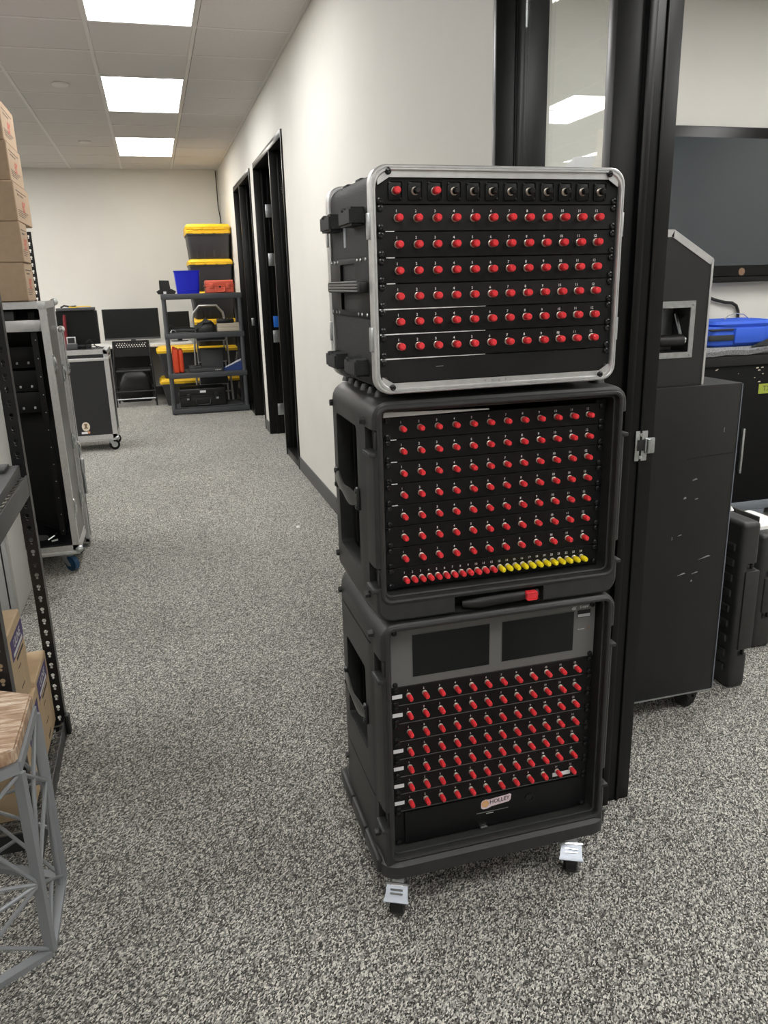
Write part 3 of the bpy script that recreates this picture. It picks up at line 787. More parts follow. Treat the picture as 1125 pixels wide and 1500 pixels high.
# ------------------------------------------------------------------ road cases
def road_panel_edges(t, x0, x1, y0, y1, z0, z1, w=.03, th=.003, mt='aluminium', skip=()):
    """aluminium angle along all twelve edges of a box, each its own part"""
    e = []
    for x in (x0, x1):
        for y in (y0, y1): e.append(('z', x, y))
    for x in (x0, x1):
        for z in (z0, z1): e.append(('y', x, z))
    for y in (y0, y1):
        for z in (z0, z1): e.append(('x', y, z))
    for ax, p, q in e:
        if (ax, p, q) in skip: continue
        b = B()
        if ax == 'z':
            sx = 1 if p == x0 else -1; sy = 1 if q == y0 else -1
            b.prism([(p-sx*th, q-sy*th), (p+sx*w, q-sy*th), (p+sx*w, q+sy*.0002), (p+sx*.0002, q+sy*.0002), (p+sx*.0002, q+sy*w), (p-sx*th, q+sy*w)], 'z', z0+.001, z1-.001)
        elif ax == 'y':
            sx = 1 if p == x0 else -1; sz = 1 if q == z0 else -1
            b.prism([(p-sx*th, q-sz*th), (p+sx*w, q-sz*th), (p+sx*w, q+sz*.0002), (p+sx*.0002, q+sz*.0002), (p+sx*.0002, q+sz*w), (p-sx*th, q+sz*w)], 'y', y0+.001, y1-.001)
        else:
            sy = 1 if p == y0 else -1; sz = 1 if q == z0 else -1
            b.prism([(p-sy*th, q-sz*th), (p+sy*w, q-sz*th), (p+sy*w, q+sz*.0002), (p+sy*.0002, q+sz*.0002), (p+sy*.0002, q+sz*w), (p-sy*th, q+sz*w)], 'x', x0+.001, x1-.001)
        obj('edge_extrusion', b, mt, t, ang=20)
def ball_corner(t, x, y, z, mt='zinc'):
    b = B(); b.lathe([(.004, -.018), (.014, -.014), (.0195, -.006), (.0205, 0), (.0195, .006), (.014, .014), (.004, .018)], (x, y, z), 'z', 14); obj('ball_corner', b, mt, t)
def butterfly_latch(t, x, y, z, nx=1):
    b = B(); b.box(min(x, x+nx*.004), max(x, x+nx*.004), y-.022, y+.022, z-.045, z+.045, .002)
    b.tube([(x+nx*.006, y-.012, z-.03), (x+nx*.009, y-.014, z), (x+nx*.006, y-.012, z+.03), (x+nx*.006, y+.012, z+.03), (x+nx*.009, y+.014, z), (x+nx*.006, y+.012, z-.03)], .0035, 6, closed=True)
    b.box(min(x, x+nx*.012), max(x, x+nx*.012), y-.010, y+.010, z-.012, z+.012, .003); obj('latch', b, 'chrome', t)
def rivets(t, pts, nrm):
    for p in pts:
        r = link('rivet', RIVET, t); r.location = p
        r.rotation_euler = {'-y': (0, 0, 0), 'x': (0, 0, R(90)), '-x': (0, 0, -R(90))}[nrm]; r.scale = (.8, .8, .8)

# tall open-front rack case with laminate sides
A = thing('open_rack_road_case', 'tall grey laminate rack road case with open front, beside the boltless shelving', 'road case', (-.4915, 4.10, 0))
z0, z1, xw, dp = .115, 1.343, .62, .375
def pan(x0, x1, y0, y1, za, zb, m, nm):
    b = B(); b.box(x0, x1, y0, y1, za, zb); return obj(nm, b, m, A, False)
pan(-.012, 0, 0, dp, z0+.001, z1-.001, 'laminate_grey', 'side_panel'); pan(-xw, -xw+.012, 0, dp, z0+.001, z1-.001, 'laminate_grey', 'side_panel')
pan(-xw+.012, -.012, 0, dp, z1-.012, z1-.001, 'laminate_grey', 'top_panel'); pan(-xw+.012, -.012, 0, dp, z0+.001, z0+.035, 'laminate_black', 'bottom_panel')
pan(-xw+.012, -.012, dp-.012, dp, z0+.035, z1-.012, 'dark_inside', 'rear_panel')
b = B(); b.box(-.0135, -.0122, .004, dp-.014, z0+.036, z1-.013); obj('inner_lining', b, 'dark_inside', A)
road_panel_edges(A, -xw, 0, 0, dp, z0, z1, .028)
ball_corner(A, .002, dp, z1-.004); ball_corner(A, .002, 0, z0+.004)
b = B(); b.box(-.032, .0042, -.0045, .030, z1-.032, z1+.0042, .002); obj('corner_plate', b, 'aluminium', A)
b = B(); b.box(-xw+.02, -.03, .07, .20, 1.208, 1.262, .002); obj('rack_shelf', b, 'aluminium', A)
for x in (-.077, -xw+.077):
    b = B(); b.box(x-.014, x+.014, .085, .088, z0+.06, z1-.045); r_ = obj('rack_rail', b, 'rack_dark', A)
    for k in range(38):
        b = B(); b.cyl((x+.004, .0842, z0+.085+k*.0293), (x+.004, .085, z0+.085+k*.0293), .0028, seg=6); obj('rail_hole', b, 'grey_print' if k % 3 == 0 else 'slot_dark', r_)
for k, za in enumerate((1.02, .90, .79)):
    b = B(); b.box(-xw+.03, -.105, .30, .345, za, za+.105, .002); g = obj('rack_device', b, 'rack_dark', A)
    for i in range(6):
        b = B(); xx = -.45+.055*i+(.02 if i > 3 else 0); b.box(xx, xx+(.022 if i == 1 else .010), .296, .3005, za+.018, za+.030, .001); obj('socket', b, 'grey_print', g)
b = B(); b.box(-.42, -.15, .06, .19, 1.2625, 1.305, .004); b.box(-.34, -.24, .05, .06, 1.272, 1.296, .003); o = obj('shelf_device', b, 'console_grey'); o.location = A.location; tag(o, 'dark grey device on the upper shelf inside the rack case', 'device')
b = B(); b.tube([(-.33, .29, 1.03), (-.325, .26, .95), (-.31, .25, .88), (-.29, .26, .80), (-.28, .28, .74)], .004, 6); b.tube([(-.32, .28, .93), (-.29, .24, .84), (-.25, .25, .70), (-.24, .28, .60)], .004, 6); obj('patch_cable', b, 'cable', A)
for z in (1.284, .735, .20):
    b = B(); b.lathe([(.004, 0), (.020, .0), (.022, .006), (.022, .016), (.012, .020), (.004, .020)], (-.034, .10, z), 'x', 16); obj('brass_bumper', b, 'brass', A)
b = B(); n = 9
ring = []
b.loft([[( -.30+.20*s_*math.cos(t_*.7), .20+.12*s_*math.sin(t_*.7), z0+.036+h_*(1+.35*math.sin(3*t_))) for t_ in range(9)] for s_, h_ in ((1, 0), (.9, .03), (.6, .055), (.25, .06))])
o = obj('crumpled_bag', b, 'chair_black'); o.location = A.location; tag(o, 'crumpled black bag on the floor of the open rack case', 'bag')
b = B(); b.tube([(-.15, .06, .165), (-.12, .08, .18), (-.10, .07, .20)], .006, 6); b.tube([(-.13, .05, .16), (-.10, .05, .165)], .008, 6); o = obj('loose_bolts', b, 'chrome'); o.location = A.location; tag(o, 'shiny loose clamp lying inside the open rack case', 'clamp')
for z in (1.055, .335): butterfly_latch(A, .003, .020, z)
for z in (.98, .62, .30): butterfly_latch(A, .003, dp-.02, z)
for z in (1.29, 1.18, .95, .80, .55, .43):
    rivets(A, [(.0032, .014, z), (.0032, dp-.014, z-.03)], 'x')
# dolly tray and casters
b = B(); b.box(-xw-.004, .004, -.006, dp+.004, .094, .1135, .003); obj('dolly_tray', b, 'aluminium', A)
for x, y in ((-.075, .055), (-xw+.075, .055), (-.075, dp-.05), (-xw+.075, dp-.05)):
    caster(A, x, y, .094, (.038, .0936), .032, (.03, -.03), pedal=False, tyre='blue_rubber', hub='blue_rubber', metal='zinc')

# lid leaning behind it
LD = thing('road_case_cover', 'narrow aluminium-edged road case cover behind the open rack case', 'case cover', (-.478, 4.50, 0))
b = B(); b.box(-.56, -.001, .005, .10, .03, 1.20); obj('cover_panel', b, 'laminate_grey', LD)
road_panel_edges(LD, -.56, 0, .003, .102, .028, 1.205, .020)
ball_corner(LD, .002, .006, 1.20, 'chrome')
for z in (1.00, .55): butterfly_latch(LD, .003, .055, z)
b = B(); b.box(.003, .022, .03, .075, .42, .50, .004); b.cyl((.012, .052, .30), (.012, .052, .45), .008); obj('hinge_hardware', b, 'zinc', LD)
rivets(LD, [(.0035, .014, z) for z in (1.12, 1.06, .9, .8, .7, .6, .4, .3)], 'x')

# low black road case farther back
Hc = thing('black_road_case', 'waist-high black road case with aluminium edges and oval badge, near the desk', 'road case', (-.427, 7.35, 0))
z0, z1, xw, dp = .115, .893, .66, .42
b = B(); b.box(-xw, 0, 0, dp, z0, z1); obj('body', b, 'laminate_black', Hc, False)
road_panel_edges(Hc, -xw, 0, 0, dp, z0, z1, .036, .004)
b = B(); b.box(-xw-.004, .004, -.0065, dp+.004, .80, .826, .002); obj('lid_valance', b, 'aluminium', Hc)
for x in (0, -xw):
    for z in (z0, z1): ball_corner(Hc, x, 0, z)
for z in (.22, .30, .38, .46, .54, .62, .70): rivets(Hc, [(.0045, .018, z)], 'x')
b = B(); b.lathe([(.001, -.0015), (.034, -.0015), (.034, 0)], (0, 0, 0), 'y', 24); bd = obj('oval_badge', b, 'badge_cream', Hc); bd.location = (-.255, -.0005, .232); bd.scale = (1, 1, 1.2)
b = B(); b.prism([(-.014, .022), (.014, .022), (.006, -.004), (.016, -.008), (.012, -.016), (0, -.012), (-.012, -.016), (-.016, -.008), (-.006, -.004)], 'y', -.0025, -.0015); obj('badge_emblem', b, 'badge_brown', bd, False)
b = B(); b.box(-.297, -.245, -.002, 0, .168, .186); obj('label_strip', b, 'label_white', Hc)
b = B(); b.lathe([(.011, -.0025), (.011, 0)], (-.236, 0, .180), 'y', 12); obj('orange_dot', b, 'badge_orange', Hc)
b = B(); b.box(-xw, 0, 0, dp, .096, .111); obj('dolly_board', b, 'grey_print', Hc)
for x, y in ((-.07, .06), (-xw+.07, .06), (-.07, dp-.06), (-xw+.07, dp-.06)):
    caster(Hc, x, y, .096, (.046, .0956), .03, (.034, .006), pedal=False, tyre='rubber', hub='zinc', metal='zinc')

# black monitor, flat gear and charger on that case
MB = thing('black_monitor', 'black flat monitor standing on the waist-high black road case', 'monitor', (-.655, 7.63, .897))
b = B(); b.box(-.19, .165, 0, .05, .03, .325, .006); obj('cabinet', b, 'chair_black', MB)
b = B(); b.box(-.18, .155, -.0006, 0, .04, .315); obj('screen', b, 'screen_black', MB)
b = B(); b.box(-.10, .08, -.02, .09, .0, .03, .004); obj('stand', b, 'chair_black', MB)
GR = thing('flat_rack_gear', 'flat dark rack device with cables lying on top of the black monitor', 'rack device', (-.655, 7.62, 1.2225))
b = B(); b.box(-.17, .15, -.02, .10, .0, .025, .003); obj('chassis', b, 'console_grey', GR)
b = B(); b.tube([(-.13, 0, .03), (-.10, .01, .045), (-.05, 0, .035), (0, .01, .038)], .008, 6); obj('coiled_cable', b, 'cable', GR)
b = B(); b.tube([(-.06, -.01, .033), (-.02, 0, .028), (.02, -.01, .033), (.08, .0, .036), (.12, .01, .032)], .005, 6); obj('yellow_cable', b, 'tote_yellow', GR)
CH = thing('battery_charger', 'small silver-framed charger at the edge of the black road case', 'charger', (-.70, 7.45, .897))
b = B(); b.box(-.06, .03, -.03, .04, 0, .05, .005); obj('base', b, 'console_grey', CH)
b = B(); b.box(-.055, .02, .0, .012, .05, .11, .003); obj('cradle', b, 'grey_print', CH)
b = B(); b.box(-.045, .01, -.002, .0, .057, .102); obj('cradle_slot', b, 'slot_dark', CH)
b = B(); b.tube([(-.62, 7.5, .903), (-.60, 7.47, .95), (-.57, 7.47, .98), (-.54, 7.48, .94), (-.51, 7.47, .903)], .004, 6); b.tube([(-.60, 7.45, .903), (-.56, 7.45, .93), (-.50, 7.46, .915), (-.46, 7.47, .902)], .0035, 6)
tag(obj('loose_cable', b, 'cable'), 'loose black cable looping in front of the black monitor', 'cable')
b = B(); b.tube([(-.768, 7.55, .8975), (-.768, 7.55, 1.0), (-.760, 7.55, 1.16), (-.757, 7.55, 1.19)], lambda f: .017-.006*f, 10)
tag(obj('red_device', b, 'leather_red'), 'slim dark red object standing behind the charger on the road case', 'device')

# ------------------------------------------------------------------ cardboard boxes stacked on the open rack case
def carton(name, label, x1, y0, y1, z0, z1, xw=.42, group='cartons stacked on the rack case', m='cardboard', rot=0, printed=True, big=None):
    t = thing(name, label, 'cardboard box', (x1, y0, z0), rot, group)
    L, H = y1-y0, z1-z0
    b = B(); b.box(-xw, 0, 0, L, 0, H, .004, seg=1); obj('carton', b, m, t, False)
    b = B(); b.box(-xw*.5-.022, -xw*.5+.022, -.0006, L+.0006, H-.0005, H+.0006); obj('tape', b, 'cardboard_light', t, False)
    b = B(); b.box(-xw*.5-.001, -xw*.5+.001, .001, L-.001, H-.0004, H+.0002); b.bm.free()
    if printed:
        b = B()
        for k in range(4): b.box(0, .0006, L*.12, L*(.5+.1*k), H*(.16+.05*k), H*(.175+.05*k))
        b.box(0, .0006, L*.12, L*.80, H*.80, H*.82)
        for k in range(5): b.box(0, .0006, L*.2+L*.08*k, L*.24+L*.08*k, H*.70, H*.74)
        obj('printed_lines', b, 'ink', t, False)
        b = B(); text(b, 'er', (.0007, L*.52, H*.50), (0, 1, 0), (0, 0, 1), H*.62, bold=True); obj('printed_logo', b, 'red_ink', t, False)
    return t
zb = [1.3475, 1.528, 1.713, 1.892, 2.066, 2.245]
xr_ = [-.576, -.570, -.571, -.577, -.582]; ye = [4.52, 4.475, 4.735, 4.68, 4.66]
lbl = ['bottom carton of the stack on the open rack case', 'carton second from the bottom of the stack on the rack case', 'carton overhanging in the middle of the tall stack, with red print',
       'carton second from the top of the tall stack', 'topmost carton of the tall stack, touching the picture edge']
for i in range(5): carton('cardboard_box', 'brown ' + lbl[i], xr_[i], 4.25+(.01 if i > 2 else 0), ye[i], zb[i]+.0006, zb[i+1]-.0006)
# rear boltless shelf with boxes (seen behind the stack and mirrored in the sidelight)
def keyhole_post(t, x, y, z0, z1, sx, sy, face_w=.034, mt='steel_black', slots=True, slot_z=None):
    """L-shaped upright, one flange facing -y (towards the camera), one facing sx; pear-shaped slots on the -y flange"""
    b = B(); th = .002
    b.prism([(x, y), (x-sx*face_w, y), (x-sx*face_w, y+th), (x-sx*th, y+th), (x-sx*th, y+face_w), (x, y+face_w)], 'z', z0, z1)
    if not slots: return obj('upright', b, mt, t, False)
    cs = []; c = B(); z = z0+.05
    while z < z1-.03:
        c.cyl((x-sx*face_w*.5, y-.01, z+.008), (x-sx*face_w*.5, y+.0035, z+.008), .0062, seg=10)
        z += .0381
    cs.append(c); c2 = B(); z = z0+.05
    while z < z1-.03:
        c2.cyl((x-sx*face_w*.5, y-.01, z-.002), (x-sx*face_w*.5, y+.0035, z-.002), .0040, seg=8)
        z += .0381
    cs.append(c2)
    return obj('upright', cut(b, cs), mt, t, False)
RS = thing('boltless_shelving', 'tall black boltless shelving behind the cartons and rack case', 'shelving', (-.628, 5.10, 0), R(20))
for x, y in ((0, 0), (0, .45), (-.90, 0), (-.90, .45)): keyhole_post(RS, x, y, 0, 1.72, 1 if x > -.5 else -1, 1, slots=(y < .2 and x > -.5))
for z in (.10, .75, 1.70):
    for y in (.004, .445):
        b = B(); b.box(-.90, -.036, y, y+.003, z-.035, z+.012); obj('beam', b, 'steel_black', RS, False)
    b = B(); b.box(-.89, -.01, .04, .44, z-.012, z+.004); obj('deck', b, 'cardboard_light', RS, False)
t = carton('cardboard_box', 'lavender printed box on top of the rear shelving, mirrored in the sidelight', -.705, 5.16, 5.48, 1.7052, 2.17, .3, 'boxes on the rear shelving', 'lavender', R(20), printed=False)
b = B(); text(b, 'V', (.0008, .16, .40), (0, 1, 0), (0, 0, 1), .07, bold=True); b.box(0, .0007, .03, .12, .397, .403); b.box(0, .0007, .20, .29, .397, .403); obj('printed_lines', b, 'white_print', t, False)
b = B(); b.box(0, .0007, .10, .26, .10, .34); obj('printed_block', b, 'cream', t, False)
carton('cardboard_box', 'plain pale carton on top of the rear shelving beside the lavender box', -1.03, 5.08, 5.36, 1.7052, 2.12, .32, 'boxes on the rear shelving', 'cardboard_light', R(20), printed=False)

# ------------------------------------------------------------------ near boltless shelving, its boxes, console; grey cabinet
NS = thing('boltless_shelving', 'black boltless shelving with keyhole uprights, closest to the camera', 'shelving', (0, 0, 0))
for x, y in ((-.412, 2.475), (-.412, 1.843), (-1.30, 2.475), (-1.30, 1.843)): keyhole_post(NS, x, y, 0, 1.83, 1 if x > -1 else -1, 1, slots=(x > -1))
for z, h in ((.052, .058), (.868, .062), (1.75, .06)):
    b = B(); b.box(-.417, -.4125, 1.88, 2.475, z-h, z, .001); obj('side_beam', b, 'beam_grey', NS)
    b = B(); b.box(-.428, -.417, 1.91, 2.475, z-.016, z-.012); obj('beam_ledge', b, 'beam_grey', NS)
    for y in (1.905, 2.507):
        b = B(); b.box(-1.30, -.45, y, y+.003, z-h, z); obj('long_beam', b, 'beam_grey', NS)
    for k in range(15):
        y = 1.92+.04*k; b = B(); b.tube([(-1.29, y, z-.006), (-.43, y, z-.006), (-.414, y, z-.001)], .0025, 6); obj('deck_wire', b, 'wire_zinc', NS)
    for x in (-.55, -.75, -.95, -1.15):
        b = B(); b.tube([(x, 1.88, z-.010), (x, 2.505, z-.010)], .0025, 6); obj('deck_wire', b, 'wire_zinc', NS)
b = B(); b.box(-.414, -.398, 2.455, 2.485, 0, .07, .006); obj('foot_cap', b, 'rubber', NS)
def uline(label, x1, xw, y0, y1, z1, ly, lz, flap=False, z0=.0545, flap_x=None):
    t = thing('cardboard_box', label, 'cardboard box', (x1, y0, z0), 0, 'boxes on the low shelf')
    L, H = y1-y0, z1-z0
    b = B(); b.box(-xw, 0, 0, L, 0, H, .003, seg=1); obj('carton', b, 'cardboard_light', t, False)
    b = B(); b.box(0, .0006, ly-y0, ly-y0+.175, lz-z0-.058, lz-z0); p = obj('purple_print', b, 'uline_purple', t, False)
    b = B(); text(b, 'ULINE', (.0012, ly-y0+.087, lz-z0-.022), (0, 1, 0), (0, 0, 1), .034, bold=True, sx=1.1)
    b.box(.0006, .0012, ly-y0+.02, ly-y0+.155, lz-z0-.052, lz-z0-.042); obj('white_print', b, 'label_white', p, False)
    b = B()
    for k, (w_, zz) in enumerate(((.10, .075), (.035, .10), (.045, .16), (.055, .205), (.05, .212))):
        if lz-z0-zz > .012: b.box(0, .0006, ly-y0+.05, ly-y0+.05+w_, lz-z0-zz, lz-z0-zz+(.008 if k == 0 else .003))
    obj('printed_lines', b, 'ink', t, False)
    if flap:
        b = B(); b.box(-.055, -.051, .012, L-.012, H-.002, H+.105); obj('open_flap', b, 'cardboard_light', t, False)
        b = B(); b.box(-.0511, -.0504, .02, L-.05, H+.055, H+.088); obj('flap_tape', b, 'cardboard', t, False)
    return t
uline('cardboard box with purple print lying on top of another on the low shelf', -.450, .16, 2.035, 2.248, .538, 2.075, .510, z0=.2905)
uline('cardboard box with raised flap and purple print by the keyhole upright', -.440, .14, 2.252, 2.47, .305, 2.268, .288, True)
uline('cardboard box with purple print half hidden by the wooden table top', -.440, .17, 1.96, 2.249, .290, 2.06, .262)
b = B()
# slim dark console on the upper shelf
CN = thing('control_console', 'dark grey control console with knobs on the upper shelf by the upright', 'console', (-.43, 1.96, .8690))
b = B(); b.prism([(0, 0), (.50, 0), (.50, .034), (.49, .036), (.02, .020), (0, .016)], 'x', -.60, .004); obj('housing', b, 'console_grey', CN, False)
b = B(); b.box(-.58, -.02, .40, .485, .0305, .044, .003); obj('raised_panel', b, 'console_grey', CN)
for i in range(7):
    for j in range(3):
        b = B(); yy = .12+.085*j; zz = .020+.016*(yy-.02)/.47; b.lathe([(.010, 0), (.0095, .010), (.006, .012)], (-.045-.05*i, yy, zz), 'z', 10); obj('knob', b, 'rubber', CN)
# tall pale cabinet
CB = thing('metal_cabinet', 'pale grey metal cabinet behind the boltless shelving', 'cabinet', (-.708, 3.56, 0))
b = B(); b.box(-.50, 0, 0, .36, .0, 1.15, .006); obj('body', b, 'cabinet_side', CB)
b = B(); b.box(-.495, -.012, -.018, -.001, .03, 1.14, .003); dr = obj('cabinet_door', b, 'cabinet_grey', CB)
b = B(); b.box(-.036, -.030, -.0195, -.0175, .05, 1.12); obj('door_seam', b, 'slot_dark', dr)
b = B(); b.box(-.075, -.055, -.035, -.018, .55, .68, .004); obj('handle', b, 'zinc', dr)

# ------------------------------------------------------------------ hexagonal side table
SX, SY, SA, SZ = -.555, 1.645, .205, .470
ST = thing('hexagonal_side_table', 'grey wire-frame hexagonal side table with weathered wooden top', 'side table', (SX, SY, 0), 0)
CR = SA/math.cos(R(30))
hexa = lambda r, z: [(r*math.cos(R(-30+60*i)), r*math.sin(R(-30+60*i)), z) for i in range(6)]
def hexprism(r0, r1, z0, z1, bev, m, nm):
    b = B(); b.loft([hexa(r0, z0), hexa(r1, z1)])
    bmesh.ops.recalc_face_normals(b.bm, faces=b.bm.faces)
    if bev: bmesh.ops.bevel(b.bm, geom=list(b.bm.edges), offset=bev, segments=2, affect='EDGES')
    return obj(nm, b, m, ST)
hexprism(CR-.006, CR-.006, SZ+.012, SZ+.044, .004, 'wood', 'wooden_top')
def bar(p, q, w_, h_, nm, m='stool_grey', up=(0, 0, 1)):
    p = Vector(p); q = Vector(q); d = (q-p).normalized(); u = Vector(up); u = (u-d*u.dot(d)).normalized(); v = d.cross(u)
    sec = [u*h_/2+v*w_/2, u*h_/2-v*w_/2, -u*h_/2-v*w_/2, -u*h_/2+v*w_/2]
    b = B(); b.loft([[p+s for s in sec], [q+s for s in sec]]); return obj(nm, b, m, ST, False)
T_ = hexa(CR-.008, SZ); Bt = hexa(CR-.008, .007)
for i in range(6):
    j = (i+1) % 6
    bar(T_[i], T_[j], .014, .022, 'top_rail'); bar(Bt[i], Bt[j], .022, .014, 'floor_rail')
    rad = Vector((T_[i][0], T_[i][1], 0)).normalized()
    bar((T_[i][0], T_[i][1], SZ-.010), (Bt[i][0], Bt[i][1], .012), .012, .024, 'leg', up=rad)
def lp(i, z): p = Vector(T_[i % 6]); return Vector((p.x, p.y, z))
def rod(p, q, r=.0048):
    b = B(); b.tube([p, q], r, 8); return obj('brace_rod', b, 'stool_grey', ST)
for i in range(6):
    j = i+1
    lo = .185 if i % 2 == 0 else .285; hi = .285 if i % 2 == 0 else .185     # node heights on leg i and leg j
    # the face between leg i and leg i+1
    A_, N_ = lp(j, hi), lp(i, lo)
    Ti, Tj, Bi, Bj = lp(i, SZ-.015), lp(j, SZ-.015), lp(i, .014), lp(j, .014)
    if i % 2 == 0:
        rod(Ti, A_); rod(A_, N_); rod((Ti+A_)/2, N_); rod(Tj, (Ti+A_)/2); rod(N_, Bj); rod((N_+Bj)/2, Bi); rod(A_, Bj+(Bi-Bj)*.12)
    else:
        rod(Tj, N_); rod(N_, A_); rod((Tj+N_)/2, A_); rod(Ti, (Tj+N_)/2); rod(A_, Bi); rod((A_+Bi)/2, Bj); rod(A_, (N_+Bi)/2)

# ------------------------------------------------------------------ back of the corridor: plastic shelving and what stands on it
PS = thing('plastic_shelving', 'dark grey four-tier plastic shelving unit by the far doors', 'shelving', (.527, 9.20, 0))
shz = [.066, .466, .905, 1.328]; pw, pd = .438, .46
for k, z in enumerate(shz):
    b = B(); b.box(-pw, pw, 0, pd, z-.058, z, .006)
    c = B(); c.box(-pw+.02, pw-.02, .02, pd-.02, z-.08, z-.012)
    obj('shelf', cut(b, [c]), 'shelf_plastic', PS)
    if k < 3:
        for x in (-pw+.028, pw-.028):
            for y in (.028, pd-.028):
                b = B(); b.lathe([(.026, z), (.024, z+.02), (.023, shz[k+1]-.058)], (x, y, 0), 'z', 12); obj('post', b, 'shelf_plastic', PS)
for x in (-pw+.028, pw-.028):
    for y in (.028, pd-.028):
        b = B(); b.lathe([(.020, 0), (.024, .008)], (x, y, .0002), 'z', 12); obj('foot', b, 'shelf_plastic', PS)
S4 = 1.3285; S3 = .9055; S2 = .4665; S1 = .0665
# top tier
t = thing('docking_cradle', 'black docking cradle at the end of the top shelf', 'cradle', (.152, 9.33, S4))
b = B(); b.prism([(-.105, .03), (-.085, 0), (.09, 0), (.105, .03), (.06, .055), (-.06, .055)], 'y', -.07, .08); obj('base', b, 'chair_black', t, False)
b = B(); b.prism([(-.068, .055), (.05, .055), (.04, .145), (-.065, .15)], 'y', .0, .03); obj('back_plate', b, 'chair_black', t, False)
b = B(); b.box(-.03, .0, -.0715, -.07, .005, .030); obj('white_label', b, 'label_white', t)
t = thing('blue_bin', 'bright blue plastic bin on the top shelf', 'bin', (.39, 9.36, S4))
b = B(); b.loft([[(x, y, z) for x, y in rrect(hx, hy, .02, 4)] for z, hx, hy in ((0, .118, .10), (.23, .136, .115), (.235, .141, .12), (.246, .141, .12), (.246, .133, .112), (.01, .114, .096))])
obj('tub', b, 'blue_bin', t)
def hard_case(t, w_, d_, h_, m, latch_x=(.3, -.3), rib=True, handle=True):
    b = B(); b.box(-w_/2, w_/2, -d_/2, d_/2, 0, h_*.55, .012, seg=3); obj('lower_shell', b, m, t)
    b = B(); b.box(-w_/2, w_/2, -d_/2, d_/2, h_*.56, h_, .016, seg=3); obj('lid_shell', b, m, t)
    b = B(); b.box(-w_/2-.008, w_/2+.008, -d_/2-.008, d_/2+.008, h_*.52, h_*.60, .004); obj('seam_rim', b, m, t)
    for f in latch_x:
        b = B(); b.box(w_*f-.022, w_*f+.022, -d_/2-.018, -d_/2+.002, h_*.36, h_*.74, .004); obj('latch', b, m, t)
    if handle:
        b = B(); b.tube([(-w_*.16, -d_/2-.006, h_*.42), (-w_*.15, -d_/2-.02, h_*.18), (-w_*.11, -d_/2-.022, h_*.10), (w_*.11, -d_/2-.022, h_*.10), (w_*.15, -d_/2-.02, h_*.18), (w_*.16, -d_/2-.006, h_*.42)], .008, 8); obj('handle', b, m, t)
t = thing('hard_case', 'coral red hard carrying case lying on the top shelf', 'hard case', (.737, 9.38, S4)); hard_case(t, .31, .25, .137, 'coral_case')
b = B(); b.lathe([(.012, -.132), (.012, -.126)], (0, 0, .066), 'y', 12); obj('round_badge', b, 'slot_dark', t)
# second tier
t = thing('folded_tripod', 'black folded tripod arm lying on the second shelf', 'tripod', (.29, 9.36, S3))
b = B(); b.tube([(-.14, 0, .075), (-.08, 0, .045), (.02, -.01, .05), (.14, 0, .035)], .018, 8); obj('arm', b, 'chair_black', t)
b = B(); b.tube([(-.12, -.03, .02), (0, -.04, .03), (.13, -.03, .02)], .019, 8); obj('leg', b, 'console_grey', t)
b = B(); b.tube([(-.13, -.06, .012), (-.12, -.06, .03), (-.105, -.06, .036), (-.085, -.06, .03), (-.075, -.06, .012)], .006, 6); obj('silver_clip', b, 'zinc', t)
t = thing('equipment_bag', 'slumped dark grey equipment bag on the second shelf', 'bag', (.548, 9.38, S3))
b = B(); b.loft([[(x*f+dx, y*f, z) for x, y in rrect(.108, .09, .04, 4)] for z, f, dx in ((0, 1, 0), (.05, 1.02, 0), (.09, .8, .01), (.12, .45, .02))]); obj('body', b, 'chair_black', t)
b = B(); b.prism([(-.05, .098), (.0, .158), (.062, .108), (.0, .10)], 'y', -.06, -.03); obj('pointed_flap', b, 'bag_grey', t, False)
b = B(); b.prism([(-.13, .03), (-.09, .10), (-.02, .11), (-.06, .05)], 'y', -.098, -.07); obj('side_flap', b, 'bag_grey', t, False)
t = thing('beige_carton', 'low beige double carton on the second shelf', 'box', (.800, 9.36, S3))
for k in range(2):
    b = B(); b.box(-.127, .127, -.09, .09, .001+k*.045, .044+k*.045, .004); obj('carton_layer', b, 'beige_box', t)
t = thing('flat_black_device', 'black bumpy device on the beige double carton', 'device', (.772, 9.36, S3+.0905))
b = B(); b.box(-.095, .095, -.06, .06, 0, .045, .008); obj('body', b, 'chair_black', t)
for i in range(5):
    b = B(); b.box(-.075+.035*i, -.055+.035*i, -.05, .0, .045, .055, .003); obj('raised_key', b, 'chair_black', t)
# third tier
t = thing('orange_hard_case', 'orange red case standing upright on the third shelf', 'hard case', (.205, 9.36, S2))
b = B(); b.box(-.055, .012, -.13, .13, 0, .27, .018, seg=3); obj('lower_shell', b, 'orange_case', t)
b = B(); b.box(.014, .062, -.13, .13, .004, .262, .018, seg=3); obj('lid_shell', b, 'orange_case', t)
b = B(); b.box(-.05, -.02, -.05, .05, .27, .288, .006); obj('carry_handle', b, 'orange_case', t)
t = thing('flat_recorder', 'flat dark recorder deck on the third shelf', 'recorder', (.51, 9.34, S2))
b = B(); b.box(-.19, .19, -.10, .10, .0, .042, .005); obj('chassis', b, 'console_grey', t)
b = B(); b.box(-.19, -.055, -.09, .09, .042, .068, .006); obj('raised_part', b, 'console_grey', t)
for i in range(4):
    b = B(); b.box(.10+.018*i, .11+.018*i, -.102, -.10, .012, .026); obj('button', b, 'grey_print', t)
t = thing('dark_laptop', 'dark grey panel propped upright behind the recorder deck', 'laptop', (.595, 9.46, S2))
b = B(); b.box(-.125, .125, -.012, .0, .0, .225, .006, rot=Matrix.Rotation(R(-8), 3, 'X'), about=(0, 0, 0)); obj('screen_lid', b, 'console_grey', t)
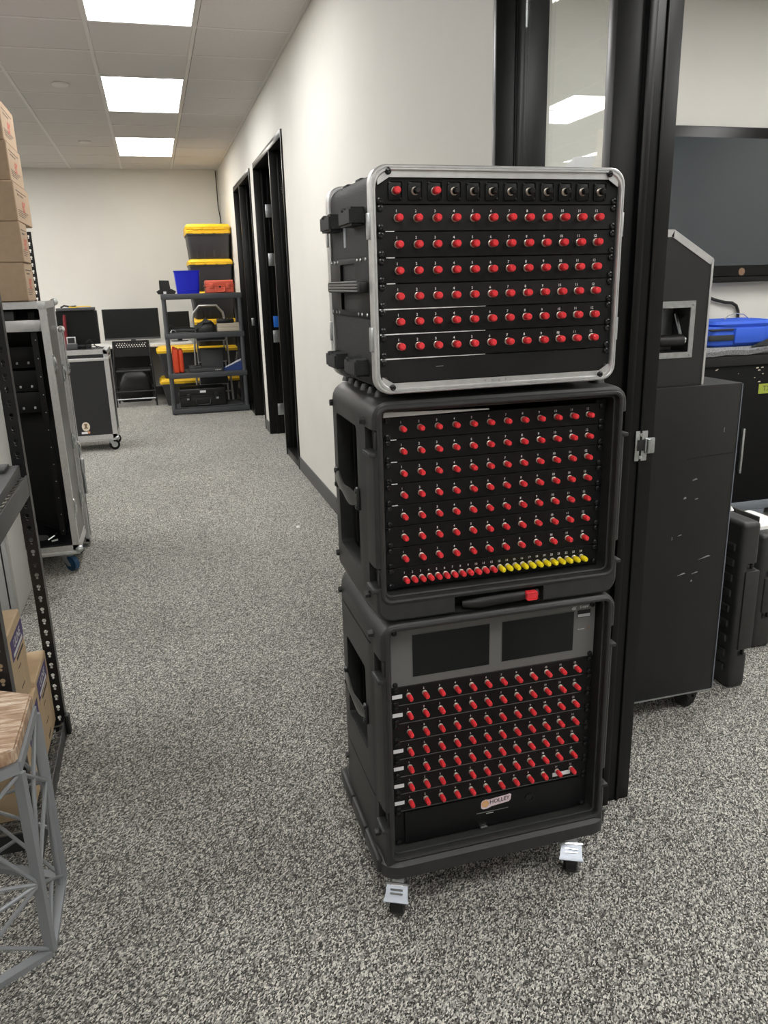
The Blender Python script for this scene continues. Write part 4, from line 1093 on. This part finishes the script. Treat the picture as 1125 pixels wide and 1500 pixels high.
b = B(); b.box(-.125, .125, .0, .12, 0, .014, .004); obj('base', b, 'console_grey', t)
t = thing('folder_bundle', 'bundle of navy blue folders fanned out on the third shelf', 'folders', (.832, 9.35, S2))
b = B(); b.prism([(-.125, 0), (.12, 0), (.122, .04), (.085, .10), (-.11, .03)], 'y', -.08, .06); obj('cover', b, 'navy', t, False)
for i in range(7):
    b = B(); f = i/6; b.prism([(-.11+.16*f, .03+.055*f), (-.09+.17*f, .035+.06*f), (-.08+.17*f, .055+.068*f), (-.10+.16*f, .048+.065*f)], 'y', -.07+.012*i, -.066+.012*i); obj('sheet', b, 'label_white', t, False)
# bottom tier
b = B(); b.box(.175, .895, 9.215, 9.64, S1+.0002, S1+.014, .006); tag(obj('rubber_mat', b, 'bag_grey'), 'speckled dark mat on the bottom shelf under the black case', 'mat')
t = thing('black_hard_case', 'large black hard case with silver latches on the bottom shelf', 'hard case', (.445, 9.40, S1+.0145)); hard_case(t, .52, .34, .205, 'chair_black')
for x in (-.17, .16):
    b = B(); b.box(x-.012, x+.012, -.192, -.188, .08, .10); obj('silver_latch', b, 'zinc', t)
b = B(); b.box(-.03, .035, -.18, -.172, .155, .18); obj('white_label', b, 'label_white', t)

# ------------------------------------------------------------------ totes behind the shelving
def tote(label, x0, x1, y0, y1, z0, z1, double=False):
    t = thing('storage_tote', label, 'storage tote', ((x0+x1)/2, (y0+y1)/2, z0), 0, 'black totes with yellow lids')
    hx, hy, h = (x1-x0)/2, (y1-y0)/2, z1-z0
    lh = .05
    b = B(); b.loft([[(x, y, z) for x, y in rrect(hx*f, hy*f, .03, 4)] for z, f in ((0, .84), (.01, .855), (h-lh-.03, .94), (h-lh-.03, .97), (h-lh+.005, .97))]); tb_ = obj('tub', b, 'tote_black', t)
    for s in (-.55, -.2, .2, .55):
        b = B(); b.box(hx*s-.012, hx*s+.012, -hy*.885, -hy*.86, .02, h-lh-.035, .003); obj('tub_rib', b, 'tote_black', t)
    for k in range(2 if double else 1):
        zz = h-lh+k*.045
        b = B(); b.loft([[(x, y, z) for x, y in rrect(hx*f, hy*f, .035, 4)] for z, f in ((zz-.012, .985), (zz+.018, 1.0), (zz+.024, .97), (zz+lh-.008, .95), (zz+lh, .90))]); ld = obj('lid', b, 'tote_yellow', t)
        for s in (-.5, .0, .5):
            b = B(); b.box(hx*s-.05, hx*s+.05, -hy*1.005, -hy*.95, zz-.016, zz+.004, .003); obj('lid_tab', b, 'tote_yellow', ld)
    return t
tote('black tote with yellow lid, lowest in the stack behind the plastic shelving', -.02, .965, 9.98, 10.50, .0, .33)
tote('wide black tote with yellow lid, second from the floor behind the shelving', -.02, .965, 9.98, 10.50, .331, .70)
tote('black tote with yellow lid, third from the floor behind the plastic shelving', .45, .975, 9.98, 10.65, .701, 1.02)
tote('black tote with yellow lid, just behind the top shelf with the coral case', .45, .975, 9.98, 10.65, 1.021, 1.345)
tote('black tote with yellow lid, second from the top of the stack', .45, .975, 9.98, 10.65, 1.346, 1.715)
tote('uppermost black tote with doubled yellow lid against the wall', .45, .975, 9.98, 10.65, 1.716, 2.065, True)

# folded step ladder between shelving and totes
LA = thing('step_ladder', 'folded grey metal step ladder leaning behind the plastic shelving', 'ladder', (.62, 9.78, 0))
for s in (-1, 1):
    b = B(); b.tube([(s*.215, 0, .003), (s*.20, .03, .45), (s*.185, .06, .9), (s*.18, .07, 1.05)], .013, 8); obj('side_rail', b, 'ladder_grey', LA)
    b = B(); b.tube([(s*.165, .05, .003), (s*.16, .06, .45), (s*.155, .075, .9)], .011, 8); obj('rear_rail', b, 'ladder_grey', LA)
b = B(); b.tube([(-.18, .07, 1.05), (-.17, .07, 1.10), (-.10, .07, 1.18), (.10, .07, 1.18), (.17, .07, 1.10), (.18, .07, 1.05)], .014, 8); obj('hand_hoop', b, 'ladder_grey', LA)
for z in (.26, .53, .78):
    b = B(); b.box(-.165, .165, -.005, .045, z, z+.16, .006, rot=Matrix.Rotation(R(-10), 3, 'X')); obj('step', b, 'console_grey', LA)
    b = B(); b.tube([(-.17, -.012, z+.0), (.17, -.012, z+.0)], .008, 6); obj('step_edge', b, 'ladder_grey', LA)
for z in (.17, .30):
    b = B(); b.tube([(-.19, .0, z), (.19, .0, z)], .008, 6); obj('cross_brace', b, 'ladder_grey', LA)

# ------------------------------------------------------------------ desk, monitors and folding chair by the back wall
DK = thing('white_desk', 'long white desk along the back wall', 'desk', (-.55, 10.52, 0))
b = B(); b.box(-1.2, .985, 0, .70, .685, .72, .003); obj('desk_top', b, 'desk_white', DK)
for x in (-1.15, -.3, .94):
    for y in (.05, .65):
        b = B(); b.box(x-.02, x+.02, y-.02, y+.02, 0, .685); obj('leg', b, 'steel_black', DK)
b = B(); b.box(-1.13, .45, .60, .615, .15, .68); obj('modesty_panel', b, 'chair_black', DK)
def monitor(label, x, y, z, wd, ht, lift=.07, bez='chair_black'):
    t = thing('computer_monitor', label, 'monitor', (x, y, z), 0, 'monitors on the desk')
    b = B(); b.box(-wd/2, wd/2, 0, .03, lift, lift+ht, .004); obj('housing', b, bez, t)
    b = B(); b.box(-wd/2+.010, wd/2-.010, -.001, 0, lift+.025, lift+ht-.010); obj('screen', b, 'screen_black', t)
    b = B(); b.box(-wd/2, wd/2, -.002, 0, lift, lift+.022); obj('chin', b, 'console_grey', t)
    b = B(); b.box(-.03, .03, .03, .06, .01, lift+.1, .004); obj('neck', b, 'console_grey', t)
    b = B(); b.lathe([(.11, 0), (.11, .006), (.03, .012)], (0, .04, 0), 'z', 20); obj('stand_base', b, 'console_grey', t)
    return t
monitor('wide black computer monitor on the white desk behind the folding chair', -.292, 10.82, .7205, .69, .385, .05)
monitor('narrow black monitor seen through the plastic shelving, beside the totes', .295, 10.86, .7205, .285, .35, .03)
FC = thing('folding_chair', 'black folding chair with perforated back in front of the desk', 'chair', (-.31, 10.10, 0))
for s in (-1, 1):
    b = B(); b.tube([(s*.236, -.0, .006), (s*.225, .05, .42), (s*.215, .08, .60), (s*.205, .11, .79)], .011, 8); obj('leg', b, 'steel_black', FC)
    b = B(); b.tube([(s*.222, .40, .006), (s*.215, .20, .33), (s*.21, .06, .50)], .010, 8); obj('leg', b, 'steel_black', FC)
b = B(); b.box(-.205, .205, .0, .38, .425, .447, .009, seg=3); obj('seat', b, 'chair_black', FC)
bb = B(); bb.box(-.205, .205, .085, .10, .60, .795, .006, seg=2)
cs = []; c = B()
for j in range(4):
    for i in range(12): c.cyl((-.168+.0295*i+(.012 if j % 2 else 0), .05, .70+.021*j), (-.168+.0295*i+(.012 if j % 2 else 0), .13, .70+.021*j), .0082, seg=6)
cs.append(c); obj('backrest', cut(bb, cs), 'chair_black', FC, False)
for y, z in ((.0, .10), (.02, .19)):
    b = B(); b.tube([(-.228, y, z), (.228, y, z)], .008, 6); obj('stretcher', b, 'steel_black' if z > .15 else 'zinc', FC)
b = B(); b.loft([[(x*f-.32, y*f+10.72, z) for x, y in rrect(.20, .14, .05, 4)] for z, f in ((.0, .9), (.06, 1.04), (.25, 1.0), (.34, .8), (.38, .55))]); tag(obj('backpack', b, 'chair_black'), 'dark bag on the floor under the desk behind the folding chair', 'bag')

# ------------------------------------------------------------------ room beyond the doorway
TV = thing('wall_television', 'large black flat television mounted on the wall of the side room', 'television', (3.35, 4.2, 1.373))
b = B(); b.box(-.72, .72, -.085, -.02, 0, .81, .006); obj('housing', b, 'frame_black', TV)
b = B(); b.box(-.672, .672, -.0862, -.0855, .062, .752); obj('screen', b, 'tv_screen', TV)
b = B(); b.box(-.60, .60, -.075, -.03, -.035, -.0005, .004); obj('speaker_bar', b, 'frame_black', TV)
b = B(); b.box(-.25, .25, -.02, -.0005, .2, .6); obj('wall_bracket', b, 'steel_black', TV)
b = B(); b.lathe([(.022, -.0015), (.022, 0)], (.045, -.0850, .025), 'y', 16); obj('maker_badge', b, 'badge_brown', TV)
b = B(); b.tube([(3.10, 4.188, 1.335), (3.18, 4.188, 1.275), (3.24, 4.185, 1.252), (3.27, 4.18, 1.240), (3.35, 4.18, 1.221), (3.40, 4.18, 1.217), (3.435, 4.182, 1.20), (3.456, 4.185, 1.165), (3.463, 4.188, 1.10), (3.465, 4.189, 1.00), (3.465, 4.189, .60)], .0095, 8)
tag(obj('television_cable', b, 'cable'), 'black cable dropping from the television behind the blue bag', 'cable')
# caster cart and slant-top case
CT = thing('caster_cart', 'tall scratched black cabinet on casters just inside the doorway', 'cabinet', (1.635, 1.93, 0))
b = B(); b.box(-.49, 0, 0, .55, .085, 1.083, .003); obj('body', b, 'cart_black', CT)
b = B(); b.box(-.49, .001, -.0012, .01, .082, .0865); obj('bottom_edge', b, 'zinc', CT)
b = B(); b.box(-.0015, .0015, -.0012, .002, .087, 1.08); obj('corner_edge', b, 'base_grey', CT)
for (u0, z, du, dz) in ((-.145, .80, .018, .004), (-.13, .74, .012, .003), (-.10, .545, .045, .003), (-.17, .50, .03, .003), (-.12, .50, .025, .0025), (-.18, .63, .015, .002), (-.05, .94, .002, .014), (-.12, .475, .006, .006), (-.20, .62, .002, .010), (-.17, .745, .010, .006)):
    b = B(); b.prism([(u0, z), (u0+du, z+du*.18), (u0+du*.8, z+dz+du*.18), (u0+du*.2, z+dz)], 'y', -.0005, .0003); obj('scratch', b, 'scratch', CT, False)
b = B(); b.tube([(-.17, -.0004, .868), (-.09, -.0004, .873), (-.012, -.0004, .876)], .0022, 6); obj('dent_line', b, 'dark_inside', CT)
for x, y in ((-.075, .055), (-.42, .055), (-.075, .48), (-.42, .48)):
    caster(CT, x, y, .085, (.0415, .0846), .040, (.028, .012), pedal=False, tyre='rubber', hub='rubber', metal='steel_black')
SL = thing('slant_top_case', 'black slant-top case with silver edges and recessed handle, on the caster cart', 'road case', (1.506, 1.945, 1.0835))
pr = [(-.36, 0), (0, 0), (0, .345), (-.131, .421), (-.36, .421)]
b = B(); b.prism(pr, 'y', 0, .48)
c = B(); c.box(-.165, -.058, -.02, .085, .095, .218)
obj('body', cut(b, [c]), 'slant_black', SL, False)
def edge(p, q, nm='edge_trim', w_=.016, d_=.02):
    p2 = Vector(p); q2 = Vector(q); d = (q2-p2).normalized(); n = Vector((-d.y, d.x))
    if n.dot(Vector((-.18, .2))-p2) < 0: n = -n
    b = B(); b.prism([tuple(p2-n*.003), tuple(q2-n*.003), tuple(q2+n*w_), tuple(p2+n*w_)], 'y', -.0025, d_); obj(nm, b, 'aluminium', SL, False)
edge((-.36, .421), (-.131, .421)); edge((-.131, .421), (0, .345)); edge((0, .345), (0, 0), w_=.004)
b = B(); b.box(-.36, -.131, 0, .48, .4212, .4235); obj('top_plate', b, 'aluminium', SL, False)
b = B()
for q in ((-.178, -.045, .218, .236), (-.178, -.045, .080, .096), (-.060, -.045, .096, .218)): b.box(q[0], q[1], -.004, .0, q[2], q[3], .0)
bmesh.ops.remove_doubles(b.bm, verts=b.bm.verts, dist=1e-5)
fp = obj('handle_frame', b, 'zinc', SL, False)
for x, z in ((-.0525, .227), (-.0525, .088)):
    s_ = link('screw', RIVET, fp); s_.location = (x, -.004, z); s_.scale = (.8, .8, .8)
b = B(); b.box(-.165, -.06, .075, .078, .096, .217); obj('handle_dish', b, 'zinc', SL, False)
b = B(); b.box(-.155, -.115, .0745, .075, .185, .205); obj('dish_label', b, 'label_white', SL, False)
b = B(); b.cyl((-.175, .012, .128), (-.072, .012, .128), .017, seg=14); hg = obj('handle_grip', b, 'rubber', SL)
b = B(); b.cyl((-.072, .012, .128), (-.066, .012, .128), .014, seg=12); b.tube([(-.069, .012, .128), (-.068, .03, .16), (-.068, .05, .20)], .006, 6); obj('handle_hook', b, 'chrome', SL)
# blanket-covered case with blue bag
BC = thing('blanket_covered_case', 'black speckled road case under a grey blanket, below the television', 'road case', (3.40, 3.68, 0))
b = B(); b.box(-.95, .60, 0, .47, .105, .90, .004); obj('body', b, 'speck_black', BC)
b = B(); b.box(-.95, .60, -.012, .47, .90, .955, .004); obj('valance', b, 'chair_black', BC)
b = B(); n = 24
secs = []
for i in range(n+1):
    x = -.97+1.6*i/n; wv = .006*math.sin(i*1.7)+.004*math.sin(i*.6)
    secs.append([(x, -.03, .965+wv), (x, -.035, .990+wv), (x, -.015, 1.004), (x, .455, 1.004), (x, .475, .956), (x, .0, .956)])
b.loft(secs); obj('blanket', b, 'felt_grey', BC)
b = B(); b.box(-.32, .60, -.012, .47, .055, .105, .004); obj('base_skirt', b, 'base_grey', BC)
b = B(); b.box(-.95, -.32, -.010, .47, .060, .105, .004); obj('base_skirt', b, 'base_grey', BC)
for x in (-.115, .45):
    b = B(); b.prism([(x-.05, 0.0005), (x+.05, .0005), (x+.06, .055), (x-.06, .055)], 'y', -.016, .05); obj('foot', b, 'base_grey', BC, False)
for x in (-.5, -.9):
    b = B(); b.box(x-.04, x+.04, 0, .08, .0005, .06); obj('foot', b, 'chair_black', BC)
b = B(); b.box(-.262, -.248, -.02, -.001, .285, .545, .003); obj('door_pull', b, 'zinc', BC)
for i in range(26):
    x = random.uniform(-.55, .2); z = random.uniform(.80, .895); s_ = random.uniform(.004, .012)
    b = B(); b.prism([(x, z), (x+s_*1.6, z+.1*s_), (x+s_*1.3, z+s_*.6), (x+.2*s_, z+.5*s_)], 'y', -.0015, 0); obj('paint_chip', b, 'badge_cream', BC, False)
b = B(); b.box(-.175, -.03, -.003, -.0003, .735, .790); yl = obj('green_note', b, 'sticky_green', BC, label='yellow green sticky note')
b = B(); text(b, 'TX D', (-.100, -.0034, .762), (1, 0, 0), (0, 0, 1), .042); obj('note_writing', b, 'ink', yl, False)
BG = thing('blue_bag', 'bright blue equipment bag with black straps on the grey blanket', 'bag', (3.08, 3.80, 1.0045))
b = B(); b.loft([[(x*fx, y*fy, z) for x, y in rrect(.22, .13, .05, 5)] for z, fx, fy in ((0, .88, .85), (.012, .97, .95), (.05, 1.0, 1.0), (.10, .95, .95), (.108, .93, .93))]); obj('body', b, 'bag_blue', BG)
b = B(); b.loft([[(x*fx+.03, y*fy, z) for x, y in rrect(.21, .13, .05, 5)] for z, fx, fy in ((.108, .93, .97), (.120, .98, 1.0), (.135, .93, .93), (.142, .6, .6))]); obj('lid_flap', b, 'bag_blue', BG)
b = B(); b.box(-.06, .13, -.142, -.122, .018, .100, .006); obj('front_pocket', b, 'bag_blue', BG)
b = B(); b.box(-.215, -.062, -.136, -.115, .035, .065, .004); obj('strap', b, 'strap', BG)
b = B(); b.box(-.215, -.065, -.134, -.115, .088, .098, .003); obj('strap', b, 'strap', BG)
b = B(); b.prism([(.05, 0), (.20, 0), (.24, .05), (.24, .075), (.15, .035)], 'y', -.150, -.14); obj('strap', b, 'strap', BG, False)
b = B(); b.tube([(-.05, -.02, .135), (-.02, -.02, .16), (.03, -.02, .172), (.08, -.02, .165), (.12, -.02, .14)], .003, 6); obj('wire_handle', b, 'chrome', BG)
# rack case lids standing on edge
def lid_on_edge(label, x, y, wd, dp, ht):
    t = thing('rack_case_lid', label, 'case lid', (x, y, 0), 0, 'moulded lids on edge')
    b = B(); b.box(0, wd, 0, dp, 0, ht, .018, seg=3)
    cs = []
    for z in (.135, ht-.155):
        c = B(); c.box(wd*.35, wd+.02, -.02, .045, z-.012, z+.012); cs.append(c)
    obj('shell', cut(b, cs), 'roto_black', t)
    b = B(); b.box(wd*.28, wd+.004, -.006, .05, .150, ht-.170, .004); obj('edge_bumper', b, 'roto_black', t)
    for k in range(9):
        b = B(); b.box(-.008, .002, .03, dp-.03, .06+.055*k, .085+.055*k, .003); obj('inner_rib', b, 'roto_black', t)
    for z in (.135, ht-.155):
        b = B(); b.cyl((wd*.75, .012, z-.012), (wd*.75, .012, z+.012), .006, seg=8); obj('latch_pin', b, 'steel_black', t)
    return t
lid_on_edge('black moulded case lid standing on edge beside the caster cart', 1.785, 2.03, .072, .40, .605)
lid_on_edge('second black moulded case lid standing on edge, cut by the picture edge', 2.075, 2.26, .09, .40, .46)
b = B(); b.loft([[(x*f+2.16, y*f+2.42, .4605+z) for x, y in rrect(.07, .10, .02, 4)] for z, f in ((0, 1), (.012, .97), (.022, .7))]); tag(obj('white_cloth', b, 'trash_white'), 'crumpled white cloth on the case lid at the picture edge', 'cloth')
b = B(); b.loft([[(x*f+1.835, y*f+2.20, .6055+z) for x, y in rrect(.02, .035, .008, 3)] for z, f in ((0, 1), (.012, .8), (.018, .4))]); tag(obj('paper_scrap', b, 'trash_white'), 'white paper scrap on the moulded case lid beside the cart', 'paper')
b = B(); b.loft([[(x*f+.70, y*f+4.45, .0004+z) for x, y in rrect(.012, .016, .005, 3)] for z, f in ((0, 1), (.006, .8), (.010, .3))]); tag(obj('paper_scrap', b, 'trash_white'), 'tiny white paper scrap on the corridor carpet', 'paper')
